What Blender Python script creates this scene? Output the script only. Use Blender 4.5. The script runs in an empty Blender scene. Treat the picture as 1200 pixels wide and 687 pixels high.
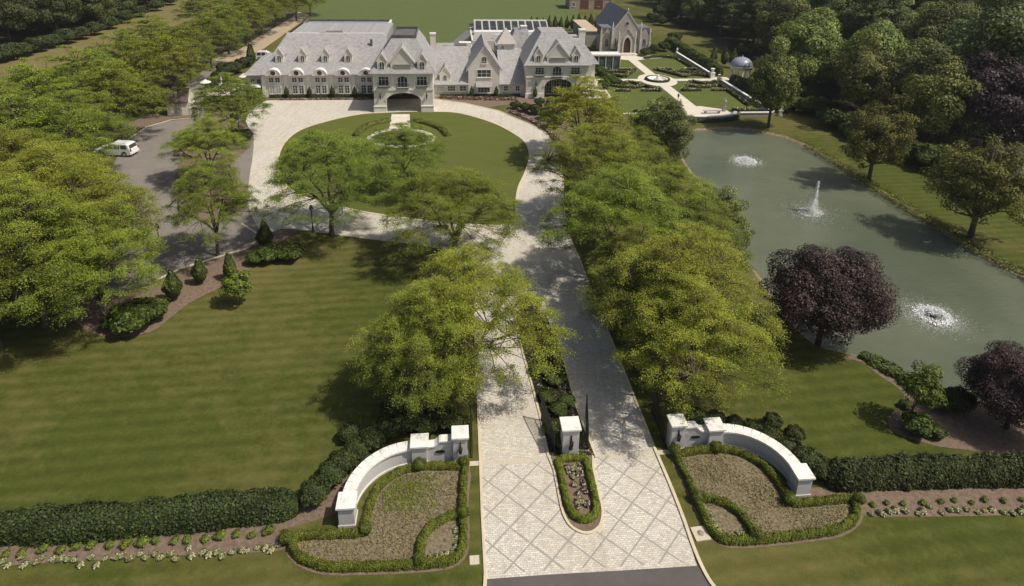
import bpy, math, random
import numpy as np
from mathutils import Matrix, Vector
R = math.radians
rng = np.random.default_rng(7)
random.seed(7)
scene = bpy.context.scene
COL = scene.collection

# ------------------------------------------------------------------ camera
CAM_H = 32.0; FPX = 754.0; PITCH = R(18.6); ROLL = R(1.1); PPY = 153.5
cam_d = bpy.data.cameras.new('camera'); cam = bpy.data.objects.new('camera', cam_d); COL.objects.link(cam)
cam.location = (0, 0, CAM_H)
cam.rotation_euler = (Matrix.Rotation(math.pi/2-PITCH, 3, 'X') @ Matrix.Rotation(ROLL, 3, 'Z')).to_euler()
cam_d.sensor_width = 36; cam_d.lens = FPX/1200*36
cam_d.shift_y = (PPY-343.5)/1200
cam_d.clip_start = .5; cam_d.clip_end = 9000
scene.camera = cam
# ------------------------------------------------------------------ light
SUN_EL, SUN_AZ = 57.0, 106.0          # azimuth clockwise from +Y
w = bpy.data.worlds.new('World'); scene.world = w; w.use_nodes = True
nt = w.node_tree; bg = nt.nodes['Background']
sky = nt.nodes.new('ShaderNodeTexSky'); sky.sky_type = 'NISHITA'; sky.sun_disc = False
sky.sun_elevation = R(SUN_EL); sky.sun_rotation = R(SUN_AZ); sky.dust_density = 4.; sky.air_density = .8; sky.ozone_density = .6
nt.links.new(sky.outputs[0], bg.inputs[0]); bg.inputs[1].default_value = .09
sd = bpy.data.lights.new('sun', 'SUN'); sd.energy = 4.1; sd.angle = R(.55); sd.color = (1, .925, .79)
so = bpy.data.objects.new('sun', sd); COL.objects.link(so); so.location = (60, -20, 80)
sv = Vector((math.sin(R(SUN_AZ))*math.cos(R(SUN_EL)), math.cos(R(SUN_AZ))*math.cos(R(SUN_EL)), math.sin(R(SUN_EL))))
so.rotation_euler = sv.to_track_quat('Z', 'Y').to_euler()
vs = scene.view_settings; vs.view_transform = 'Standard'; vs.look = 'None'; vs.exposure = -0.15; vs.gamma = 1
scene.cycles.max_bounces = 6; scene.cycles.diffuse_bounces = 3; scene.cycles.glossy_bounces = 2
scene.cycles.transmission_bounces = 4; scene.cycles.transparent_max_bounces = 12

# ------------------------------------------------------------------ helpers
def G(px, py, z=0.):
    """ground point seen at a spot of the surveyed photo"""
    a = px-600; b = -(py-PPY); c, s = math.cos(ROLL), math.sin(ROLL)
    x = (a*c-b*s)/FPX; y = (a*s+b*c)/FPX
    dy = math.cos(PITCH)+y*math.sin(PITCH); dz = -math.sin(PITCH)+y*math.cos(PITCH)
    t = (z-CAM_H)/dz
    return (x*t, dy*t)
def PX(X, Y, Z=0.):
    zc = Y*math.cos(PITCH)-(Z-CAM_H)*math.sin(PITCH); yc = Y*math.sin(PITCH)+(Z-CAM_H)*math.cos(PITCH)
    u = FPX*X/zc; v = FPX*yc/zc; c, s = math.cos(ROLL), math.sin(ROLL)
    return (600+u*c+v*s, PPY-(v*c-u*s))
AX = .097                                    # the estate's axis is turned this much against the view
HO = (-18.2555, 103.687)                     # foot of the porte cochere
GO = (4.1, 31.6)                             # foot of the middle gate pier
def W(u, v, O=HO):
    return (O[0]+u*math.cos(AX)-v*math.sin(AX), O[1]+u*math.sin(AX)+v*math.cos(AX))
def LOC(x, y, O=HO):
    dx, dy = x-O[0], y-O[1]
    return (dx*math.cos(AX)+dy*math.sin(AX), -dx*math.sin(AX)+dy*math.cos(AX))

def tag(o, label=None, cat=None, group=None, kind=None):
    if label: o['label'] = label
    if cat: o['category'] = cat
    if group: o['group'] = group
    if kind: o['kind'] = kind
    return o
def empty(name, loc, rz=0, label=None, cat=None, group=None):
    o = bpy.data.objects.new(name, None); COL.objects.link(o); o.empty_display_size = .5
    o.location = (loc[0], loc[1], loc[2] if len(loc) > 2 else 0); o.rotation_euler.z = rz
    return tag(o, label, cat, group)
def dup(root, loc, rz=0, s=1., label=None, sz=None, group=None):
    def rec(o, par):
        c = o.copy(); COL.objects.link(c)
        if par is not None: c.parent = par
        for ch in kids.get(o.name, []): rec(ch, c)
        return c
    kids = {}
    def walk(o):
        kids[o.name] = list(o.children)
        for c in kids[o.name]: walk(c)
    walk(root)
    c = rec(root, None)
    c.location = (loc[0], loc[1], loc[2] if len(loc) > 2 else 0); c.rotation_euler = (0, 0, rz)
    c.scale = (s, s, (sz or s))
    if label: c['label'] = label
    if group: c['group'] = group
    return c

class MB:
    def __init__(self): self.v = []; self.f = []; self.m = []; self.sm = []; self.n = 0
    def add(self, verts, faces, mi=0, smooth=False):
        self.v += [tuple(p) for p in verts]
        for f in faces: self.f.append([i+self.n for i in f]); self.m.append(mi); self.sm.append(smooth)
        self.n += len(verts)
    def box(self, a, b, mi=0):
        x0, y0, z0 = a; x1, y1, z1 = b
        self.add([(x0,y0,z0),(x1,y0,z0),(x1,y1,z0),(x0,y1,z0),(x0,y0,z1),(x1,y0,z1),(x1,y1,z1),(x0,y1,z1)],
                 [(0,3,2,1),(4,5,6,7),(0,1,5,4),(1,2,6,5),(2,3,7,6),(3,0,4,7)], mi)
    def prism(self, poly, z0, z1, mi=0, caps=True):      # poly in xy
        n = len(poly)
        self.add([(p[0],p[1],z0) for p in poly]+[(p[0],p[1],z1) for p in poly],
                 [(i,(i+1)%n,n+(i+1)%n,n+i) for i in range(n)]+([tuple(range(n,2*n)), tuple(range(n-1,-1,-1))] if caps else []), mi)
    def vprism(self, poly, y0, y1, mi=0):                # poly in xz, pushed along y
        n = len(poly)
        self.add([(p[0],y0,p[1]) for p in poly]+[(p[0],y1,p[1]) for p in poly],
                 [((i+1)%n,i,n+i,n+(i+1)%n) for i in range(n)]+[tuple(range(n)), tuple(range(2*n-1,n-1,-1))], mi)
    def uprism(self, poly, x0, x1, mi=0):                # poly in yz, pushed along x
        n = len(poly)
        self.add([(x0,p[0],p[1]) for p in poly]+[(x1,p[0],p[1]) for p in poly],
                 [(i,(i+1)%n,n+(i+1)%n,n+i) for i in range(n)]+[tuple(range(n-1,-1,-1)), tuple(range(n,2*n))], mi)
    def tube(self, pts, rad, k=6, mi=0, cap=True):
        pts = [Vector(p) for p in pts]; rad = rad if isinstance(rad, (list, tuple)) else [rad]*len(pts)
        rings = []; ref = None
        for i, p in enumerate(pts):
            d = (pts[min(i+1, len(pts)-1)]-pts[max(i-1, 0)])
            d = d.normalized() if d.length > 1e-9 else Vector((0,0,1))
            if ref is None: ref = Vector((1,0,0)) if abs(d.x) < .8 else Vector((0,1,0))
            a = (ref-d*ref.dot(d)).normalized(); b = d.cross(a); ref = a
            rings.append([p+(a*math.cos(t)+b*math.sin(t))*rad[i] for t in [2*math.pi*j/k for j in range(k)]])
        vv = [q for r in rings for q in r]; ff = []
        for i in range(len(pts)-1):
            for j in range(k): ff.append((i*k+j, i*k+(j+1)%k, (i+1)*k+(j+1)%k, (i+1)*k+j))
        if cap: ff += [tuple(range(k-1,-1,-1)), tuple((len(pts)-1)*k+j for j in range(k))]
        self.add(vv, ff, mi, True)
    def lathe(self, prof, c=(0,0,0), k=16, mi=0, smooth=True):
        vv = [(c[0]+r*math.cos(2*math.pi*j/k), c[1]+r*math.sin(2*math.pi*j/k), c[2]+z) for r, z in prof for j in range(k)]
        n = len(prof); ff = [(i*k+j, i*k+(j+1)%k, (i+1)*k+(j+1)%k, (i+1)*k+j) for i in range(n-1) for j in range(k)]
        ff += [tuple(range(k-1,-1,-1)), tuple((n-1)*k+j for j in range(k))]
        self.add(vv, ff, mi, smooth)
    def frustum(self, r0, z0, r1, z1, mi=0, top=None):   # r = (x0,x1,y0,y1)
        self.add([(r0[0],r0[2],z0),(r0[1],r0[2],z0),(r0[1],r0[3],z0),(r0[0],r0[3],z0),
                  (r1[0],r1[2],z1),(r1[1],r1[2],z1),(r1[1],r1[3],z1),(r1[0],r1[3],z1)],
                 [(0,3,2,1),(0,1,5,4),(1,2,6,5),(2,3,7,6),(3,0,4,7)], mi)
        self.add([(r1[0],r1[2],z1),(r1[1],r1[2],z1),(r1[1],r1[3],z1),(r1[0],r1[3],z1)], [(0,1,2,3)], mi if top is None else top)
    def build(self, name, mats, parent=None, **k):
        me = bpy.data.meshes.new(name); me.from_pydata(self.v, [], self.f)
        mats = mats if isinstance(mats, (list, tuple)) else [mats]
        for m in mats: me.materials.append(m)
        me.polygons.foreach_set('material_index', self.m); me.polygons.foreach_set('use_smooth', self.sm)
        me.update()
        o = bpy.data.objects.new(name, me); COL.objects.link(o)
        if parent is not None: o.parent = parent
        return tag(o, **k)

def np_mesh(name, verts, faces, colors=None, mats=(), parent=None, smooth=False, extra=None, **k):
    """verts (n,3), faces (m,4) or (m,3) numpy; colours per vertex"""
    me = bpy.data.meshes.new(name); n, m, q = len(verts), len(faces), faces.shape[1]
    me.vertices.add(n); me.vertices.foreach_set('co', verts.astype(np.float32).ravel())
    me.loops.add(m*q); me.loops.foreach_set('vertex_index', faces.astype(np.int32).ravel())
    me.polygons.add(m); me.polygons.foreach_set('loop_start', (np.arange(m)*q).astype(np.int32))
    me.update(calc_edges=True); me.validate()
    if smooth: me.polygons.foreach_set('use_smooth', np.ones(len(me.polygons), bool))
    if colors is not None:
        a = me.color_attributes.new('Col', 'FLOAT_COLOR', 'POINT')
        c = np.ones((n, 4), np.float32); c[:, :3] = colors; a.data.foreach_set('color', c.ravel())
    for mt in (mats if isinstance(mats, (list, tuple)) else [mats]): me.materials.append(mt)
    o = bpy.data.objects.new(name, me); COL.objects.link(o)
    if parent is not None: o.parent = parent
    return tag(o, **k)

def leaf_quads(c, size, up=.5, asp=.6, r=rng, out=None):
    """one small rhombic leaf face at each centre"""
    n = len(c); size = np.broadcast_to(size, (n,))[:, None]
    nrm = r.normal(size=(n, 3)); nrm /= np.linalg.norm(nrm, axis=1)[:, None]+1e-9
    if out is not None: nrm = nrm*.75+out*1.1
    nrm[:, 2] = (nrm[:, 2] if out is not None else np.abs(nrm[:, 2]))+up; nrm /= np.linalg.norm(nrm, axis=1)[:, None]
    t = r.normal(size=(n, 3)); t -= nrm*(t*nrm).sum(1)[:, None]; t /= np.linalg.norm(t, axis=1)[:, None]+1e-9
    b = np.cross(nrm, t)
    v = np.stack([c+t*size, c+b*size*asp, c-t*size, c-b*size*asp], 1).reshape(-1, 3)
    return v, np.arange(4*n).reshape(n, 4)

# ------------------------------------------------------------------ materials
def ramp(nt, fac, stops):
    r = nt.nodes.new('ShaderNodeValToRGB'); nt.links.new(fac, r.inputs[0])
    e = r.color_ramp.elements
    while len(e) < len(stops): e.new(.5)
    for i, (p, c) in enumerate(stops): e[i].position = p; e[i].color = (*c, 1)
    return r.outputs[0]
def noise(nt, vec, scale, detail=4, rough=.6, out='Fac', dist=0):
    n = nt.nodes.new('ShaderNodeTexNoise'); n.inputs['Scale'].default_value = scale; n.inputs['Detail'].default_value = detail
    n.inputs['Roughness'].default_value = rough; n.inputs['Distortion'].default_value = dist
    if vec is not None: nt.links.new(vec, n.inputs['Vector'])
    return n.outputs[out]
def mixc(nt, f, a, b, mode='MIX'):
    m = nt.nodes.new('ShaderNodeMix'); m.data_type = 'RGBA'; m.blend_type = mode
    for s, v in ((0, f), (6, a), (7, b)):
        if isinstance(v, (int, float)): m.inputs[s].default_value = v
        elif isinstance(v, tuple): m.inputs[s].default_value = (*v, 1)
        else: nt.links.new(v, m.inputs[s])
    return m.outputs[2]
def math_n(nt, op, a, b=None, c=None):
    m = nt.nodes.new('ShaderNodeMath'); m.operation = op
    for i, v in enumerate((a, b, c)):
        if v is None: continue
        if isinstance(v, (int, float)): m.inputs[i].default_value = v
        else: nt.links.new(v, m.inputs[i])
    return m.outputs[0]
def new_mat(name):
    m = bpy.data.materials.new(name); m.use_nodes = True; nt = m.node_tree
    return m, nt, nt.nodes['Principled BSDF']
def coords(nt, kind='Object'):
    t = nt.nodes.new('ShaderNodeTexCoord'); return t.outputs[kind]
def world_pos(nt): return nt.nodes.new('ShaderNodeNewGeometry').outputs['Position']
def bump(nt, bsdf, h, strength=.4, dist=.05):
    b = nt.nodes.new('ShaderNodeBump'); b.inputs['Strength'].default_value = strength; b.inputs['Distance'].default_value = dist
    nt.links.new(h, b.inputs['Height']); nt.links.new(b.outputs[0], bsdf.inputs['Normal'])
def M(name, c1, c2=None, scale=2., rough=.8, bs=0., bscale=None, metal=0., spec=.3, wpos=False, stops=None):
    m, nt, p = new_mat(name); c2 = c2 or tuple(x*.8 for x in c1)
    vec = world_pos(nt) if wpos else coords(nt)
    n1 = noise(nt, vec, scale, 5); n2 = noise(nt, vec, scale*7, 3)
    f = math_n(nt, 'ADD', math_n(nt, 'MULTIPLY', n1, .65), math_n(nt, 'MULTIPLY', n2, .35))
    nt.links.new(ramp(nt, f, stops or [(.36, c1), (.64, c2)]), p.inputs['Base Color'])
    p.inputs['Roughness'].default_value = rough; p.inputs['Metallic'].default_value = metal
    p.inputs['Specular IOR Level'].default_value = spec
    if bs: bump(nt, p, noise(nt, vec, bscale or scale*5, 4), bs)
    return m
def foliage(name, tint=(1,1,1), var=.25, trans=.28, rough=.55):
    m, nt, p = new_mat(name)
    a = nt.nodes.new('ShaderNodeVertexColor'); a.layer_name = 'Col'
    oi = nt.nodes.new('ShaderNodeObjectInfo')
    c = mixc(nt, 1., a.outputs[0], tint, 'MULTIPLY'); c = mixc(nt, 1., c, oi.outputs['Color'], 'MULTIPLY')
    v = nt.nodes.new('ShaderNodeHueSaturation')
    nt.links.new(math_n(nt, 'ADD', math_n(nt, 'MULTIPLY', oi.outputs['Random'], var*.12), .5-var*.06), v.inputs['Hue'])
    nt.links.new(math_n(nt, 'ADD', math_n(nt, 'MULTIPLY', oi.outputs['Random'], var), 1-var/2), v.inputs['Value'])
    nt.links.new(c, v.inputs['Color'])
    nt.links.new(v.outputs[0], p.inputs['Base Color']); p.inputs['Roughness'].default_value = rough
    p.inputs['Specular IOR Level'].default_value = .25
    tr = nt.nodes.new('ShaderNodeBsdfTranslucent'); nt.links.new(v.outputs[0], tr.inputs[0])
    mx = nt.nodes.new('ShaderNodeMixShader'); mx.inputs[0].default_value = trans
    nt.links.new(p.outputs[0], mx.inputs[1]); nt.links.new(tr.outputs[0], mx.inputs[2])
    nt.links.new(mx.outputs[0], nt.nodes['Material Output'].inputs['Surface'])
    return m
def rot_vec(nt, vec, ang, scale=(1,1,1), loc=(0,0,0)):
    mp = nt.nodes.new('ShaderNodeMapping'); nt.links.new(vec, mp.inputs[0])
    mp.inputs['Rotation'].default_value = (0, 0, ang); mp.inputs['Scale'].default_value = scale; mp.inputs['Location'].default_value = loc
    return mp.outputs[0]
def brick(nt, vec, c1, c2, cm, bw, bh, mortar=.015, off=.5):
    b = nt.nodes.new('ShaderNodeTexBrick'); nt.links.new(vec, b.inputs['Vector']); b.inputs['Scale'].default_value = 1
    b.inputs['Color1'].default_value = (*c1, 1); b.inputs['Color2'].default_value = (*c2, 1); b.inputs['Mortar'].default_value = (*cm, 1)
    b.inputs['Brick Width'].default_value = bw; b.inputs['Row Height'].default_value = bh; b.inputs['Mortar Size'].default_value = mortar
    b.offset = off; return b

def grass_mat(name, stops, stripe=0., dry=None, dryamt=.5, ang=0.):
    m, nt, p = new_mat(name); vec = world_pos(nt)
    big = noise(nt, vec, .045, 4, .6); mid = noise(nt, rot_vec(nt, vec, ang, (.35, 1, 1)), .5, 5, .7); fine = noise(nt, vec, 5., 3, .7)
    f = math_n(nt, 'ADD', math_n(nt, 'MULTIPLY', mid, .55), math_n(nt, 'MULTIPLY', fine, .45))
    c = ramp(nt, f, stops)
    if dry:
        d = math_n(nt, 'MULTIPLY', math_n(nt, 'SUBTRACT', math_n(nt, 'ADD', big, math_n(nt, 'MULTIPLY', mid, .5)), .68), 5.)
        cl = nt.nodes.new('ShaderNodeClamp'); nt.links.new(d, cl.inputs[0])
        c = mixc(nt, math_n(nt, 'MULTIPLY', cl.outputs[0], dryamt), c, dry)
    if stripe:
        wv = nt.nodes.new('ShaderNodeTexWave'); wv.inputs['Scale'].default_value = .32; wv.inputs['Distortion'].default_value = 1.2
        wv.inputs['Detail'].default_value = 1; nt.links.new(rot_vec(nt, vec, ang+math.pi/2), wv.inputs[0])
        c = mixc(nt, math_n(nt, 'MULTIPLY', wv.outputs[1], stripe), c, (.5, .55, .4), 'MULTIPLY')
    nt.links.new(c, p.inputs['Base Color']); p.inputs['Roughness'].default_value = .9; p.inputs['Specular IOR Level'].default_value = .15
    bump(nt, p, noise(nt, vec, 9., 4, .8), .7, .08)
    return m

LAWN = grass_mat('lawn_grass', [(.3, (.034,.055,.010)), (.5, (.056,.078,.015)), (.72, (.095,.105,.026))], .22, (.13,.115,.042), .75, .35)
LAWN_OVAL = grass_mat('oval_lawn_grass', [(.3, (.088,.108,.022)), (.7, (.138,.158,.038))], .15, (.11,.12,.035), .3, .2)
GARDEN_LAWN = grass_mat('garden_lawn_grass', [(.3, (.085,.110,.026)), (.7, (.13,.152,.04))], 0)
MEADOW = grass_mat('meadow_grass', [(.3, (.10,.10,.03)), (.5, (.19,.16,.065)), (.75, (.24,.19,.09))], 0)
FIELD = grass_mat('crop_field', [(.3, (.085,.115,.036)), (.7, (.135,.165,.058))], .10, None, 0, 1.45)
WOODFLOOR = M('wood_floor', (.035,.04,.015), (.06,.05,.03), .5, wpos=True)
MULCH = M('bark_mulch', (.135,.095,.07), (.25,.185,.14), 3.5, .95, .8, 20, wpos=True)
MULCH_DRY = M('dry_bed_soil', (.16,.125,.07), (.31,.25,.17), 5.5, .95, 1., 16, wpos=True, stops=[(.36,(.085,.065,.035)),(.5,(.20,.165,.105)),(.66,(.30,.255,.165))])
DIRT = M('dirt_track', (.36,.28,.19), (.48,.39,.28), .5, .95, .3, 4, wpos=True)
BANK = M('pond_bank', (.12,.10,.05), (.30,.23,.15), .8, .95, .6, 6, wpos=True)
def asphalt(name, c1, c2):
    return M(name, c1, c2, .35, .9, .35, 30, wpos=True)
ASPHALT = asphalt('asphalt', (.20,.178,.163), (.255,.228,.208))
ROAD = asphalt('road_asphalt', (.10,.092,.088), (.13,.12,.115))
CONC = M('pale_concrete', (.50,.44,.35), (.62,.56,.45), 1.5, .85, .2, 8, wpos=True)
CURB = M('curb_stone', (.55,.48,.35), (.68,.60,.45), 1.2, .85, wpos=True)
PATH = M('garden_path_stone', (.60,.55,.46), (.74,.69,.60), .8, .85, .2, 4, wpos=True)

LAT = dict(x0=-.002662*CAM_H, y0=.95915*CAM_H, s=.045271*CAM_H, ya=.09574)
def paver_mat(name, lattice=False):
    m, nt, p = new_mat(name); vec = world_pos(nt)
    bv = rot_vec(nt, vec, -AX)
    b = brick(nt, bv, (.56,.525,.46), (.77,.735,.66), (.34,.32,.28), .24, .12, .010)
    sp = noise(nt, vec, 7., 2, .5); big = noise(nt, vec, .22, 4, .6)
    c = mixc(nt, ramp(nt, sp, [(.40, (1,1,1)), (.60, (0,0,0))]), (.40,.37,.33), b.outputs[0]) if False else b.outputs[0]
    c = mixc(nt, ramp(nt, sp, [(.54, (0,0,0)), (.66, (.6,.6,.6))]), c, (.33,.315,.29))
    c = mixc(nt, ramp(nt, big, [(.35, (0,0,0)), (.7, (.35,.35,.35))]), c, (.47,.40,.30))
    st = noise(nt, rot_vec(nt, vec, -AX, (1.3, .12, 1)), 1.0, 4, .7); c = mixc(nt, ramp(nt, st, [(.52, (0,0,0)), (.72, (.42,.42,.42))]), c, (.33,.29,.24))
    if lattice:
        xy = nt.nodes.new('ShaderNodeSeparateXYZ'); nt.links.new(vec, xy.inputs[0])
        X = math_n(nt, 'SUBTRACT', xy.outputs[0], LAT['x0']); Y = math_n(nt, 'SUBTRACT', xy.outputs[1], LAT['y0'])
        msk = None
        for sgn in (1, -1):
            a = math.pi/4; th = -a+LAT['ya'] if sgn == 1 else a+LAT['ya']      # line normals
            nx, ny = (math.sin(a+LAT['ya']), -math.cos(a+LAT['ya'])) if sgn == 1 else (-math.sin(a-LAT['ya']), -math.cos(a-LAT['ya']))
            d = math_n(nt, 'ADD', math_n(nt, 'MULTIPLY', X, nx/LAT['s']), math_n(nt, 'MULTIPLY', Y, ny/LAT['s']))
            fr = math_n(nt, 'ABSOLUTE', math_n(nt, 'SUBTRACT', math_n(nt, 'FRACT', math_n(nt, 'ADD', d, .5)), .5))
            k = math_n(nt, 'LESS_THAN', fr, .032)
            msk = k if msk is None else math_n(nt, 'MAXIMUM', msk, k)
        c = mixc(nt, math_n(nt, 'MULTIPLY', msk, .72), c, (.25,.235,.215))
    nt.links.new(c, p.inputs['Base Color']); p.inputs['Roughness'].default_value = .85
    bump(nt, p, b.outputs['Fac'], -.25, .01)
    return m
PAVER = paver_mat('brick_pavers'); PAVER_LAT = paver_mat('brick_pavers_diamond', True)

def facade_vec(nt):
    """object coordinates laid along the face: (x or y, z)"""
    t = coords(nt); s = nt.nodes.new('ShaderNodeSeparateXYZ'); nt.links.new(t, s.inputs[0])
    n = nt.nodes.new('ShaderNodeTexCoord'); sn = nt.nodes.new('ShaderNodeSeparateXYZ'); nt.links.new(n.outputs['Normal'], sn.inputs[0])
    k = math_n(nt, 'GREATER_THAN', math_n(nt, 'ABSOLUTE', sn.outputs[0]), math_n(nt, 'ABSOLUTE', sn.outputs[1]))
    x = math_n(nt, 'ADD', math_n(nt, 'MULTIPLY', s.outputs[0], math_n(nt, 'SUBTRACT', 1., k)), math_n(nt, 'MULTIPLY', s.outputs[1], k))
    c = nt.nodes.new('ShaderNodeCombineXYZ'); nt.links.new(x, c.inputs[0]); nt.links.new(s.outputs[2], c.inputs[1]); return c.outputs[0]
def slate(name, c1, c2, cm, bw=.55, bh=.26):
    m, nt, p = new_mat(name); v = facade_vec(nt)
    b = brick(nt, v, c1, c2, cm, bw, bh, .02)
    c = mixc(nt, .5, b.outputs[0], mixc(nt, noise(nt, coords(nt), 3.2, 4), tuple(x*.7 for x in c1), tuple(min(1, x*1.3) for x in c2)))
    c = mixc(nt, ramp(nt, noise(nt, coords(nt), 1.9, 2), [(.55, (0,0,0)), (.7, (.5,.5,.5))]), c, tuple(x*.62 for x in c1))
    nt.links.new(c, p.inputs['Base Color']); p.inputs['Roughness'].default_value = .7
    bump(nt, p, b.outputs['Fac'], -.4, .02)
    return m
SLATE = slate('pale_slate', (.27,.268,.275), (.44,.43,.43), (.18,.18,.185))
SLATE_BLUE = slate('blue_grey_slate', (.13,.14,.17), (.18,.19,.22), (.09,.10,.12))
def wall_mat(name, c1, c2, cm, bw, bh):
    m, nt, p = new_mat(name); v = facade_vec(nt)
    b = brick(nt, v, c1, c2, cm, bw, bh, .012)
    c = mixc(nt, noise(nt, coords(nt), .8, 4), b.outputs[0], tuple(x*.88 for x in c1))
    nt.links.new(c, p.inputs['Base Color']); p.inputs['Roughness'].default_value = .85; bump(nt, p, b.outputs['Fac'], -.2, .01)
    return m
WALL = wall_mat('painted_white_brick', (.74,.71,.63), (.80,.78,.70), (.62,.60,.53), .4, .12)
STONE = wall_mat('grey_chapel_stone', (.42,.38,.34), (.52,.48,.43), (.36,.33,.29), .6, .3)
GATEWALL = wall_mat('whitewashed_brick', (.62,.61,.60), (.72,.71,.70), (.48,.47,.46), .22, .075)
BRICKTAN = wall_mat('tan_brick', (.42,.33,.27), (.50,.40,.33), (.38,.33,.28), .3, .1)
TRIM = M('white_trim', (.80,.79,.75), (.74,.73,.69), 1.5, .6)
CAPW = M('white_cap_stone', (.86,.85,.82), (.70,.68,.64), 2.2, .7, .15, 8, stops=[(.35,(.60,.58,.54)),(.48,(.80,.79,.76)),(.7,(.86,.85,.82))])
DARKROOF = M('dark_flat_roof', (.10,.10,.10), (.16,.155,.15), .8, .9)
GREYROOF = M('grey_flat_roof', (.30,.29,.28), (.40,.385,.37), .7, .9)
TANROOF = M('tan_roof', (.48,.38,.27), (.56,.46,.34), .8, .9)
PANEL = M('roof_panel', (.24,.25,.33), (.32,.33,.40), .5, .35)
IRON = M('black_iron', (.015,.015,.016), (.03,.028,.026), 5, .5, spec=.5)
WOOD_DARK = M('dark_door_wood', (.06,.035,.025), (.09,.05,.035), 3, .5)
REDDOOR = M('red_brown_door', (.14,.06,.045), (.18,.08,.06), 3, .6)
BARK = M('bark', (.075,.055,.042), (.15,.12,.095), 3, .95, .8, 12)
BARK_GREY = M('grey_bark', (.14,.12,.10), (.22,.19,.165), 3, .95, .8, 12)
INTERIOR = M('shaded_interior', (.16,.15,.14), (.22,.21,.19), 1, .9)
def glass_mat(name, c, rough=.08):
    m, nt, p = new_mat(name); nt.links.new(ramp(nt, noise(nt, coords(nt), .9, 3), [(.35, c), (.65, tuple(x*1.9 for x in c))]), p.inputs['Base Color'])
    p.inputs['Roughness'].default_value = rough; p.inputs['Specular IOR Level'].default_value = .3; return m
PANE = glass_mat('window_glass', (.035,.04,.045)); GREENGLASS = glass_mat('green_glass', (.05,.075,.065))
CURTAIN = M('curtained_glass', (.42,.44,.42), (.5,.51,.48), 1, .3)
DOME = M('lead_dome', (.28,.30,.38), (.36,.38,.46), 1.5, .35, spec=.5)

def water_mat():
    m, nt, p = new_mat('pond_water'); v = world_pos(nt)
    nt.links.new(ramp(nt, noise(nt, v, .06, 4), [(.35, (.098,.118,.080)), (.65, (.150,.168,.112))]), p.inputs['Base Color'])
    p.inputs['Roughness'].default_value = .07; p.inputs['IOR'].default_value = 1.33; p.inputs['Specular IOR Level'].default_value = .5
    h = math_n(nt, 'ADD', noise(nt, rot_vec(nt, v, .4, (.8, 2.6, 1)), 1.3, 5, .7), math_n(nt, 'MULTIPLY', noise(nt, v, .28, 2), 1.2))
    bump(nt, p, h, .5, .2); return m
WATER = water_mat()
SPRAY, nt, p = new_mat('spray_mist'); p.inputs['Base Color'].default_value = (.93,.94,.94,1); p.inputs['Roughness'].default_value = .6; p.inputs['Alpha'].default_value = .42
FOAM = M('white_foam', (.92,.93,.93), (.84,.86,.86), 6, .5)

L_LOC = foliage('locust_leaves', (1,1,1), .22, .32)
L_WOOD = foliage('woodland_leaves', (2.35,2.2,1.9), .45, .25)
L_PURP = foliage('purple_leaves', (.92,.92,.9), .15, .15)
L_SHRUB = foliage('shrub_leaves', (1.15,1.12,1.1), .2, .2)
L_BOX = foliage('boxwood_leaves', (1,1,1), .1, .2)

# ------------------------------------------------------------------ the ground
def pts(lst, z=0.): return [G(x, y, z) for x, y in lst]
def smooth_poly(P, n=4, closed=True):
    """Catmull-Rom through the points"""
    out = []; m = len(P)
    rngi = range(m) if closed else range(m-1)
    for i in rngi:
        g = (lambda k: P[k % m]) if closed else (lambda k: P[max(0, min(m-1, k))])
        p0, p1, p2, p3 = g(i-1), g(i), g(i+1), g(i+2)
        for j in range(n):
            t = j/n
            out.append(tuple(.5*((2*p1[k])+(-p0[k]+p2[k])*t+(2*p0[k]-5*p1[k]+4*p2[k]-p3[k])*t*t+(-p0[k]+3*p1[k]-3*p2[k]+p3[k])*t**3) for k in range(2)))
    if not closed: out.append(tuple(P[-1]))
    return out
POND = smooth_poly(pts([(796,160),(825,154),(865,153),(912,161),(943,174),(972,192),(1008,216),(1065,251),(1106,278),(1147,302),(1200,330),(1290,375),(1345,430),(1300,490),(1200,492),(1132,471),(1106,465),(1059,438),(1010,414),(960,400),(925,365),(897,325),(876,299),(868,269),(847,241),(830,220),(806,188)], -.5), 5)
pa = np.array(POND)
def sdist(X, Y, poly):
    d = np.full(X.shape, 1e9); ins = np.zeros(X.shape, bool); n = len(poly)
    for i in range(n):
        ax, ay = poly[i]; bx, by = poly[(i+1) % n]; ex, ey = bx-ax, by-ay
        t = np.clip(((X-ax)*ex+(Y-ay)*ey)/(ex*ex+ey*ey+1e-12), 0, 1)
        d = np.minimum(d, np.hypot(X-ax-t*ex, Y-ay-t*ey))
        c = ((ay > Y) != (by > Y)) & (X < (bx-ax)*(Y-ay)/(by-ay+1e-12)+ax); ins ^= c
    return np.where(ins, -d, d)
def axis(lo, hi, a, b, step):
    mid = list(np.arange(a, b+1e-6, step)); left = []; x = a; s = step
    while x > lo: s *= 1.35; x -= s; left.append(x)
    right = []; x = mid[-1]; s = step
    while x < hi: s *= 1.35; x += s; right.append(x)
    return np.array(left[::-1]+mid+right)
gx = axis(-3000, 3000, 0., 66., .75); gy = axis(-400, 5000, 26., 106., .75)
XX, YY = np.meshgrid(gx, gy); SD = sdist(XX, YY, POND)
t = np.clip((1.9-SD)/3.4, 0, 1); ZZ = -(t*t*(3-2*t))*1.35
nx_, ny_ = len(gx), len(gy)
idx = np.arange(nx_*ny_).reshape(ny_, nx_)
fc = np.stack([idx[:-1,:-1], idx[:-1,1:], idx[1:,1:], idx[1:,:-1]], -1).reshape(-1, 4)
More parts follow.
